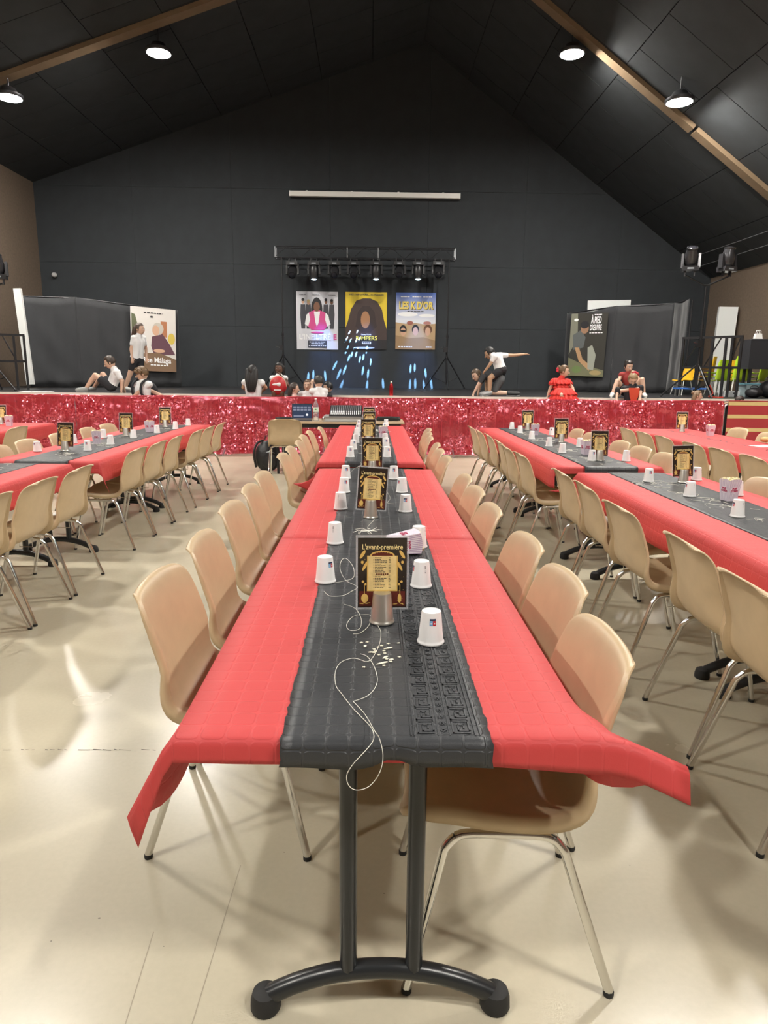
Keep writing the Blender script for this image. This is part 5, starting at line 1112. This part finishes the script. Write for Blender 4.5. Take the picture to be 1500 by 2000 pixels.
def person(label, J, face, sk='fair', hair=(.05, .03, .02), top=WHT_T, bottom=BLK_T, shoe=(.5, .5, .5), s=.85, longhair=0, up=Vector((0, 0, 1)), sleeves=.55, legs=.55, dress=None, curl=.5, vox=.008, bun=False, curly=False):
    J = {k: Vector(v) for k, v in J.items()}; face = Vector(face).normalized(); O = J['pelvis'].copy()
    O.z = min(J['aL'].z, J['aR'].z, J['tL'].z, J['tR'].z)-.03*s; t = thing('person', label, 'person', O); J = {k: v-O for k, v in J.items()}
    B = basis(face, up); r_ = B.col[0]; u = B.col[2]; h = J['head']; SKM = skin(sk); mb = MB(); hs = s*1.08
    mb.ell(h, (.076*hs, .092*hs, .108*hs), B, 18, 12); mb.ell(h+face*.022*hs-u*.055*hs, (.055*hs, .060*hs, .052*hs), B); mb.cap(h+face*.085*hs-u*.002*hs, h+face*.104*hs-u*.028*hs, .010*hs, .015*hs, 8)
    for q in (-1, 1): mb.ell(h+r_*q*.078*hs-face*.008*hs-u*.01*hs, (.012*hs, .022*hs, .030*hs), B, 8, 6)
    mb.cap(J['neck'], h-u*.06*hs, .044*s, .042*s)
    sh = (J['sR']-J['sL']).normalized(); ch, pe = J['chest'], J['pelvis']; hd = J['hR']-J['hL']; hd = hd.normalized() if hd.length > .01 else sh
    def torso(m_, g_):
        for q in (-.05, .05): m_.cap(ch+sh*q*s, (ch+pe)/2+sh*q*.7*s, (.092+g_)*s, (.085+g_)*s); m_.cap((ch+pe)/2+sh*q*.7*s, pe+hd*q*s, (.085+g_)*s, (.090+g_)*s)
        m_.cap(J['sL'], J['sR'], (.050+g_)*s); m_.cap(J['neck'], ch, (.06+g_*.6)*s, (.085+g_)*s)
    torso(mb, 0)
    for q in 'LR':
        mb.cap(J['s'+q], J['e'+q], .043*s, .035*s); mb.cap(J['e'+q], J['w'+q], .035*s, .024*s); hand(mb, J['e'+q], J['w'+q], s, curl=curl)
        mb.cap(J['h'+q], J['k'+q], .078*s, .054*s); mb.cap(J['k'+q], J['k'+q]+(J['a'+q]-J['k'+q])*.35, .052*s, .052*s); mb.cap(J['k'+q]+(J['a'+q]-J['k'+q])*.35, J['a'+q], .052*s, .033*s); mb.cap(J['a'+q], J['t'+q], .034*s, .028*s)
    ob('body', rm(mb, 'body', SKM, vox), t)
    M_EYE = mat('eye_dark', (.02, .012, .01), .2); M_EW = mat('eye_white', (.7, .68, .65), .3)
    for q in (-1, 1):
        e_ = ob('eye', MB().ell(h+r_*q*.030*hs+face*.083*hs+u*.006*hs, (.0125*hs, .006*hs, .0075*hs), B, 8, 6).mesh('eye', M_EW), t); ob('iris', MB().ell(h+r_*q*.030*hs+face*.088*hs+u*.006*hs, (.0065*hs, .004*hs, .0068*hs), B, 8, 6).mesh('iris', M_EYE), e_)
        ob('eyebrow', MB().cap(h+r_*q*.018*hs+face*.090*hs+u*.026*hs, h+r_*q*.045*hs+face*.078*hs+u*.027*hs, .0045*hs, .003*hs, 6).mesh('eyebrow', mat('brow_%d' % int(hair[0]*1000), tuple(c_*.7 for c_ in hair), .7)), t)
    ob('mouth', MB().ell(h+face*.080*hs-u*.056*hs, (.021*hs, .007*hs, .0065*hs), B, 10, 6).mesh('mouth', mat('lips_'+sk, tuple(c_*.62 for c_ in (SKIN[sk][0]*1.1, SKIN[sk][1]*.7, SKIN[sk][2]*.75)), .4)), t)
    HM = mat('hair_%d_%d' % (int(hair[0]*1000), int(hair[1]*1000)), hair, .45, bump=(70, .6, .004)); hb = MB()
    rdh = random.Random(label); bump_ = .045 if curly else .015
    def hf(d): return (.84 if (d.y > .30 and d.z < .52) or d.z < -.55 else 1.0)*(1+bump_*math.sin(9*d.x+3)*math.sin(11*d.z+2)*math.cos(8*d.y))
    hb.ell(h+u*.016*hs-face*.010*hs, (.089*hs, .107*hs, .112*hs), B, 26, 18, hf)
    if curly:
        for _ in range(26): a = rdh.uniform(-1.6, 1.6); z_ = rdh.uniform(.3, 1); dd = (r_*math.sin(a)*1.1+face*math.cos(a)*.5+u*z_).normalized(); hb.ell(h+dd*.112*hs, (.026*hs,)*3, None, 8, 6)
    if longhair:
        for q in (-1.4, -.7, 0, .7, 1.4):
            a = h-face*.062*hs+r_*q*.045*hs+u*.02*hs; b_ = J['neck']-face*.085*s+r_*q*.055*s; c = b_+(J['pelvis']-J['neck']).normalized()*longhair-face*.03*s-r_*q*.012*s; hb.cap(a, b_, .045*hs, .040*hs, 10); hb.cap(b_, c, .040*hs, .016*hs, 10)
    if bun: hb.ell(h-face*.11*hs+u*.06*hs, (.045*hs,)*3, None, 12, 8)
    bk('hair', hb, HM, t, sharp=180)
    if top:
        m_ = MB(); torso(m_, .016)
        for q in 'LR': m_.cap(J['s'+q], J['s'+q].lerp(J['e'+q], sleeves), .058*s, .054*s) if sleeves else m_.ell(J['s'+q], (.05*s,)*3)
        ob('top', rm(m_, 'top', top, .010, 4), t)
    if bottom:
        m_ = MB(); m_.cap(pe+hd*-.05*s, pe+hd*.05*s, .110*s)
        for q in 'LR': m_.cap(J['h'+q], J['h'+q].lerp(J['k'+q], legs), .094*s, .080*s)
        ob('shorts', rm(m_, 'shorts', bottom, .010, 4), t)
    if shoe:
        for q in 'LR':
            a, b_ = J['a'+q], J['t'+q]; d = (b_-a).normalized(); m_ = MB(); m_.cap(a-d*.02*s, b_, .046*s, .040*s, 10); sh_ = bk('shoe', m_, mat('shoe_%d' % int(shoe[0]*1000), shoe, .6), t); dn = Vector((0, 0, -.030*s)); ob('sole', MB().cap(a-d*.03*s+dn, b_+d*.01*s+dn, .024*s, .022*s, 8).mesh('sole', mat('sole_white', (.7, .7, .7), .6)), sh_)
    return t, J, B, O
def stander(label, px, py, Y, face, s=None, lean=0.0, arms=None, turn=None, **kw):
    """person standing on the floor with the head at a photo pixel"""
    h = at(px, py, Y); hs = h.z+.12; s = s or hs/1.58; f = Vector(face).normalized(); d = Vector(turn) if turn else f; d.z = 0; d.normalize(); r_ = d.cross(Vector((0, 0, 1)))
    neck = h-Vector((0, 0, .135*s))-f*.02*s; base = Vector((h.x, Y, 0)); Z = lambda z: Vector((0, 0, z)); sz = h.z-.185*s; pz = sz-.40*s
    if pz < .44*s: pz = sz-.36*s
    kz = pz*.52
    J = dict(head=h, neck=neck, chest=base+Z(sz-.09*s), pelvis=base+Z(pz), sL=base-r_*.155*s+Z(sz), sR=base+r_*.155*s+Z(sz))
    for q, g_ in (('L', -1), ('R', 1)):
        J['e'+q] = J['s'+q]+r_*g_*.05*s-Z(.24*s); J['w'+q] = J['e'+q]+d*.06*s-Z(.21*s); J['h'+q] = base+r_*g_*.085*s+Z(pz-.02*s); J['k'+q] = base+r_*g_*.09*s+Z(kz)+d*.01; J['a'+q] = base+r_*g_*.09*s+Z(.06*s); J['t'+q] = J['a'+q]+d*.13*s-Z(.02*s)
    for k, v_ in (arms or {}).items(): J[k] = v_
    return person(label, J, face, s=s, **kw)
def A(px, py, Y): return at(px, py, Y)
# boy sitting on the stage, leaning back on his hands, knees up
Y0 = 12.78; st = SZ+.035
J = dict(head=A(214, 708, Y0), neck=A(223, 721, Y0), chest=A(226, 734, Y0), pelvis=A(218, 757, Y0), sL=A(226, 726, Y0+.14), sR=A(229, 727, Y0-.14), eL=A(240, 744, Y0+.18), wL=A(243, 762, Y0+.2), eR=A(238, 745, Y0-.17), wR=A(237, 763, Y0-.18),
         hL=A(216, 758, Y0+.08), hR=A(216, 759, Y0-.08), kL=A(201, 731, Y0+.10), kR=A(186, 733, Y0-.09), aL=A(182, 758, Y0+.10), aR=A(167, 758, Y0-.09), tL=A(171, 762, Y0+.10), tR=A(151, 761, Y0-.09))
for k in ('wL', 'wR'): J[k].z = SZ+.05
for k in ('aL', 'aR'): J[k].z = SZ+.07
for k in ('tL', 'tR'): J[k].z = SZ+.05
J['pelvis'].z = SZ+.125; J['hL'].z = J['hR'].z = SZ+.11
person('boy in white tee and black shorts sitting on the stage leaning back', J, (-1, -.25, -.45), 'fair', (.045, .03, .022), shoe=(.28, .29, .29), s=.92, sleeves=.6, legs=.6)
# girl walking on the stage in front of the cream poster
Y0 = 13.5
J = dict(head=A(273, 643, Y0), neck=A(271, 655, Y0), chest=A(270, 668, Y0), pelvis=A(267, 702, Y0), sL=A(261, 660, Y0-.08), sR=A(280, 660, Y0+.10), eL=A(256, 682, Y0-.10), wL=A(258, 699, Y0-.14), eR=A(285, 682, Y0+.14), wR=A(286, 700, Y0+.1),
         hL=A(262, 706, Y0-.05), hR=A(273, 706, Y0+.05), kL=A(253, 733, Y0-.05), kR=A(277, 733, Y0+.04), aL=A(245, 756, Y0-.03), aR=A(282, 758, Y0+.05), tL=A(255, 761, Y0-.1), tR=A(293, 762, Y0))
for q in 'LR': J['a'+q].z = SZ+.075; J['t'+q].z = SZ+.045
person('girl in white tee and black shorts walking past the cream poster', J, (1, -.25, -.05), 'fair', (.055, .032, .022), shoe=(.62, .62, .60), s=.88, longhair=.13, legs=.5)
# boy with glasses and rucksack below the stage
t, J, B, O = stander('boy with curly hair, glasses and black rucksack standing before the stage', 277, 730, 12.17, (-1, -.35, -.28), s=.98, turn=(-.5, -1, 0), sk='fair', hair=(.13, .075, .035), curly=True, sleeves=.5,
    arms=dict(eL=A(264, 772, 12.1), wL=A(258, 795, 12.08), eR=A(314, 772, 12.25), wR=A(318, 795, 12.22)))
h = J['head']; r_, f_, u_ = B.col[0], B.col[1], B.col[2]; mb = MB()
for q in (-1, 1): mb.tube([h+r_*(q*.033+.026*math.cos(a))+f_*.106+u_*(.006+.020*math.sin(a)) for a in [k*math.pi/6 for k in range(12)]], .003, 5, closed=True); mb.tube([h+r_*q*.06+f_*.104+u_*.008, h+r_*q*.086-f_*.01+u_*.004], .003, 5)
mb.tube([h-r_*.008+f_*.108+u_*.008, h+r_*.008+f_*.108+u_*.008], .003, 5); bk('glasses', mb, M_INK, t)
sh = (J['sR']-J['sL']).normalized(); fb = Vector((-.45, -.9, 0)).normalized()
for q in (-1, 1): m_ = J['chest']+sh*q*.10; bk('rucksack_strap', MB().tube(smooth_path([m_-fb*.12+Vector((0, 0, .10)), m_+Vector((0, 0, .165)), m_+fb*.125+Vector((0, 0, .09)), m_+fb*.13-Vector((0, 0, .08)), m_-fb*.10-Vector((0, 0, .20))], 5), .021, 8), BLK_T, t)
bk('rucksack', MB().ell(J['chest']-fb*.19-Vector((0, 0, .08)), (.15, .10, .21), Matrix.Rotation(math.atan2(fb.y, fb.x)-math.pi/2, 3, 'Z'), 18, 12), BLK_T, t)
# girl with her back turned
t, J, B, O = stander('girl with long black hair and white sleeveless top, back to the camera', 494, 727, 12.17, (.15, 1, -.1), s=.97, sk='tan', hair=(.012, .010, .010), longhair=.20, sleeves=0, arms=dict(eR=A(519, 757, 12.2), wR=A(512, 764, 12.42), eL=A(475, 757, 12.2), wL=A(484, 764, 12.42)))
# girl sitting on the stage edge hugging a red rucksack
Y0 = 12.62
J = dict(head=A(545, 720, Y0), neck=A(545, 733, Y0), chest=A(544, 743, Y0), pelvis=A(543, 764, Y0+.03), sL=A(532, 739, Y0), sR=A(557, 739, Y0), eL=A(529, 757, Y0-.12), wL=A(537, 762, Y0-.28), eR=A(562, 752, Y0-.14), wR=A(548, 733, Y0-.16), hL=A(537, 765, Y0), hR=A(550, 765, Y0), kL=A(535, 773, Y0-.34), kR=A(551, 773, Y0-.34), aL=A(536, 806, Y0-.30), aR=A(551, 806, Y0-.30), tL=A(536, 812, Y0-.40), tR=A(551, 812, Y0-.40))
J['pelvis'].z = SZ+.11; J['hL'].z = J['hR'].z = SZ+.10; J['kL'].z = J['kR'].z = SZ+.05
t, J, B, O = person('dark-skinned girl sitting on the stage edge with a hand at her mouth', J, (-.1, -1, -.1), 'dark', (.012, .010, .009), shoe=(.05, .05, .05), s=.84, longhair=.12, sleeves=0, legs=.5)
c = A(543, 753, Y0-.33); t = thing('red_rucksack', 'round red rucksack with a white mark on the sitting girl\'s lap', 'backpack', c); MRB = mat('red_nylon', (.50, .025, .03), .4)
bk('bag', MB().ell((0, 0, 0), (.145, .075, .165), nu=24, nv=16, fn=lambda d: 1+.10*(abs(d.x)**3)*(d.z < 0)), MRB, t); bk('white_emblem', MB().ell((0, -.072, .02), (.075, .012, .026), nu=12, nv=8, fn=lambda d: 1+.35*math.sin(4*d.x)), M_WHITE, t); bk('pale_trim', MB().tube([(.146*math.cos(a), .0, .166*math.sin(a)) for a in [k*math.pi/12 for k in range(24)]], .007, 6, closed=True), mat('cream_trim', (.70, .60, .45), .5), t); bk('white_lettering', MB().box((0, -.070, -.075), (.13, .008, .020)), M_WHITE, t)
# the group below the stage
stander('girl with dark brown hair seen in profile in the group before the stage', 575, 759, 12.2, (1, .05, -.1), s=.80, sk='fair', hair=(.035, .022, .016), longhair=.18, sleeves=0, top=fabric('pale_pink', (.62, .40, .36)))
stander('girl in white top facing the camera in the group before the stage', 601, 753, 12.34, (-.15, -1, 0), s=.82, sk='fair', hair=(.10, .055, .032), longhair=.20, sleeves=.3)
stander('boy in white tee seen from behind touching his forehead', 622, 746, 12.12, (-.55, .8, -.25), s=.86, sk='fair', hair=(.030, .028, .026), arms=dict(eL=A(609, 763, 12.22), wL=A(610, 750, 12.27)))
stander('child with black hair and black top at the right of the group', 640, 757, 12.30, (-.9, -.35, -.15), s=.80, sk='fair', hair=(.010, .010, .011), top=BLK_T)
# boy on hands and knees
Y0 = 13.02
J = dict(head=A(930, 733, Y0), neck=A(941, 733, Y0), chest=A(952, 733, Y0), pelvis=A(976, 740, Y0), sL=A(944, 735, Y0-.14), sR=A(944, 735, Y0+.14), eL=A(934, 752, Y0-.16), wL=A(925, 766, Y0-.18), eR=A(938, 752, Y0+.18), wR=A(934, 766, Y0+.2), hL=A(976, 743, Y0-.08), hR=A(977, 743, Y0+.08), kL=A(963, 765, Y0-.09), kR=A(966, 765, Y0+.10), aL=A(994, 765, Y0-.09), aR=A(998, 765, Y0+.10), tL=A(1009, 763, Y0-.09), tR=A(1013, 763, Y0+.10))
for q in 'LR': J['w'+q].z = SZ+.05; J['k'+q].z = SZ+.065; J['a'+q].z = SZ+.06; J['t'+q].z = SZ+.05
person('boy in charcoal tee on hands and knees on the stage', J, (-.75, -.5, -.45), 'fair', (.10, .065, .04), top=GRY_T, bottom=fabric('grey_shorts', (.09, .095, .10)), shoe=(.03, .03, .03), s=.90, up=Vector((-.35, 0, 1)), legs=.75)
# boy leaning over him
Y0 = 12.94
J = dict(head=A(956, 690, Y0+.05), neck=A(962, 694, Y0), chest=A(970, 699, Y0), pelvis=A(978, 722, Y0), sL=A(965, 697, Y0-.13), sR=A(977, 694, Y0+.13), eL=A(957, 712, Y0-.16), wL=A(949, 722, Y0-.12), eR=A(1004, 694, Y0+.12), wR=A(1023, 692, Y0+.1), hL=A(973, 727, Y0-.07), hR=A(980, 727, Y0+.07), kL=A(957, 738, Y0-.12), kR=A(952, 741, Y0+.16), aL=A(956, 762, Y0-.12), aR=A(950, 764, Y0+.14), tL=A(944, 767, Y0-.16), tR=A(940, 767, Y0+.1))
for q in 'LR': J['a'+q].z = SZ+.07; J['t'+q].z = SZ+.045
person('boy in white tee leaning over the kneeling boy with one arm stretched back', J, (-.85, .2, -.5), 'tan', (.014, .012, .012), shoe=(.42, .42, .42), s=.90, up=Vector((-.5, 0, 1)), sleeves=.45, legs=.42)
# girl in red ruffled dress on the stage edge
Y0 = 12.56; RED_D = fabric('red_ruffle', (.72, .045, .035))
J = dict(head=A(1102, 725, Y0), neck=A(1097, 738, Y0), chest=A(1094, 748, Y0), pelvis=A(1096, 768, Y0), sL=A(1083, 744, Y0-.05), sR=A(1108, 745, Y0+.05), eL=A(1075, 757, Y0-.05), wL=A(1070, 771, Y0-.04), eR=A(1118, 757, Y0-.02), wR=A(1122, 769, Y0-.12), hL=A(1090, 769, Y0), hR=A(1103, 769, Y0), kL=A(1097, 775, Y0-.30), kR=A(1114, 775, Y0-.26), aL=A(1100, 808, Y0-.28), aR=A(1118, 806, Y0-.25), tL=A(1104, 813, Y0-.38), tR=A(1122, 811, Y0-.35))
J['wL'].z = SZ+.05; J['pelvis'].z = SZ+.10; J['hL'].z = J['hR'].z = SZ+.09; J['kL'].z = J['kR'].z = SZ+.05
t, J, B, O = person('girl in a ruffled red dress sitting on the stage edge', J, (.95, -.4, -.1), 'fair', (.13, .075, .045), top=RED_D, bottom=None, shoe=(.05, .04, .04), s=.84, sleeves=.2, bun=True)
def ruffle(c, r0, r1, h_, amp, n, ax=Vector((0, 0, 1))):
    rows = []; q = ax.to_track_quat('Z', 'Y').to_matrix()
    for j in range(5):
        v_ = j/4; rows.append([c+q@Vector(((r0+(r1-r0)*v_+amp*v_*math.sin(n*a))*math.cos(a), (r0+(r1-r0)*v_+amp*v_*math.sin(n*a))*math.sin(a)*.9, -h_*v_+amp*.5*v_*math.cos(n*a))) for a in [2*math.pi*k/90 for k in range(90)]])
    return bake(MB().grid(rows, True).mesh('ruffle', RED_D, True, 60), [('SOLIDIFY', dict(thickness=.004, offset=0))])
pv = J['pelvis']; ks = (J['kL']+J['kR'])/2; m_ = pv.lerp(ks, .45)
for c, r0, r1, hh, am, n in ((J['chest']+Vector((0, 0, .07)), .09, .165, .09, .016, 13), (J['chest']+Vector((0, 0, -.0)), .10, .165, .09, .016, 12), (J['chest'].lerp(pv, .55), .11, .19, .11, .018, 13), (m_+Vector((0, 0, .10)), .14, .24, .12, .020, 15), (m_+Vector((0, -.02, .02)), .17, .26, .12, .020, 17), (m_+Vector((0, -.06, -.07)), .16, .24, .12, .022, 17)): ob('ruffle', ruffle(c, r0, r1, hh, am, n), t)
for q in 'LR': ob('puff_sleeve', ruffle(J['s'+q]+Vector((0, 0, .045)), .045, .095, .09, .016, 11), t); ob('puff_sleeve', ruffle(J['s'+q]+Vector((0, 0, .0)), .055, .09, .07, .016, 10), t)
bk('waist_sash', MB().lathe([(.108, -.03), (.108, .03)], 20, J['chest'].lerp(pv, .45), capb=False, capt=False), BLK_T, t)
FLW = mat('red_flower', (.62, .03, .06), .6); hb_ = J['head']-B.col[1]*.10+B.col[2]*.015
for a in range(5): bk('hair_flower', MB().ell(hb_+Vector((.03*math.cos(a*1.26), -.02, .03*math.sin(a*1.26))), (.028, .018, .028), nu=10, nv=7), FLW if a else M_WHITE, t)
# girl sitting behind at right
Y0 = 12.95
J = dict(head=A(1228, 716, Y0), neck=A(1228, 728, Y0), chest=A(1228, 738, Y0), pelvis=A(1226, 760, Y0+.1), sL=A(1214, 732, Y0), sR=A(1243, 732, Y0), eL=A(1206, 748, Y0-.05), wL=A(1209, 764, Y0-.12), eR=A(1250, 750, Y0-.08), wR=A(1250, 768, Y0-.18), hL=A(1219, 761, Y0+.06), hR=A(1234, 761, Y0+.06), kL=A(1206, 744, Y0-.16), kR=A(1254, 741, Y0-.16), aL=A(1196, 768, Y0-.22), aR=A(1258, 768, Y0-.20), tL=A(1194, 772, Y0-.33), tR=A(1261, 772, Y0-.3))
for q in 'LR': J['a'+q].z = SZ+.07; J['t'+q].z = SZ+.045; J['w'+q].z = max(J['w'+q].z, SZ+.05)
J['pelvis'].z = SZ+.115; J['hL'].z = J['hR'].z = SZ+.11
person('dark-haired girl sitting on the stage behind the girl with a red flower', J, (.12, -1, -.3), 'fair', (.022, .015, .012), top=fabric('dark_red', (.30, .035, .03)), bottom=BLK_T, shoe=(.70, .70, .68), s=.86, sleeves=0, bun=True)
# girl with a flower, leaning forward in front of the stage
t, J, B, O = stander('girl in red and black costume with a red flower in her hair', 1236, 741, 12.30, (-.15, -.75, -.75), s=.90, turn=(-.1, -1, 0), sk='fair', hair=(.30, .20, .11), bun=True, top=BLK_T, bottom=BLK_T, sleeves=0, legs=.8, arms=dict(eL=A(1206, 764, 12.22), wL=A(1204, 780, 12.12), eR=A(1252, 760, 12.24), wR=A(1250, 776, 12.14)))
ch = J['chest']; bk('red_bodice', MB().add([ch+Vector(v_) for v_ in ((-.10, -.105, .10), (.10, -.105, .10), (.075, -.118, -.06), (0, -.122, -.24), (-.075, -.118, -.06), (0, -.125, .02))], [(0, 5, 1), (0, 4, 5), (1, 5, 2), (4, 3, 5), (5, 3, 2)]), fabric('orange_red', (.62, .07, .03)), t)
for a in range(5): bk('hair_flower', MB().ell(J['head']+Vector((.012+.03*math.cos(a*1.26), -.03, .108+.02*math.sin(a*1.26))), (.028, .028, .02), nu=10, nv=7), FLW, t)
for q in 'LR': e_ = J['e'+q]; bk('black_cuff', MB().cap(e_+Vector((0, 0, .03)), e_-Vector((0, 0, .03)), .046, .05), BLK_T, t)
# two heads over the barrier at right
stander('girl with a fair ponytail resting a hand on the barrier at right', 1363, 773, 12.16, (.9, -.35, -.05), s=.70, sk='fair', hair=(.22, .14, .08), longhair=.06, bun=True, top=fabric('pale_pink', (.62, .40, .36)), arms=dict(eR=A(1398, 792, 12.02), wR=A(1414, 788, 11.93)))
stander('dark-haired child looking down behind the striped cloth at the far right', 1444, 783, 12.18, (.6, -.6, -.5), s=.68, sk='fair', hair=(.035, .024, .02), top=fabric('maroon', (.20, .03, .04)))
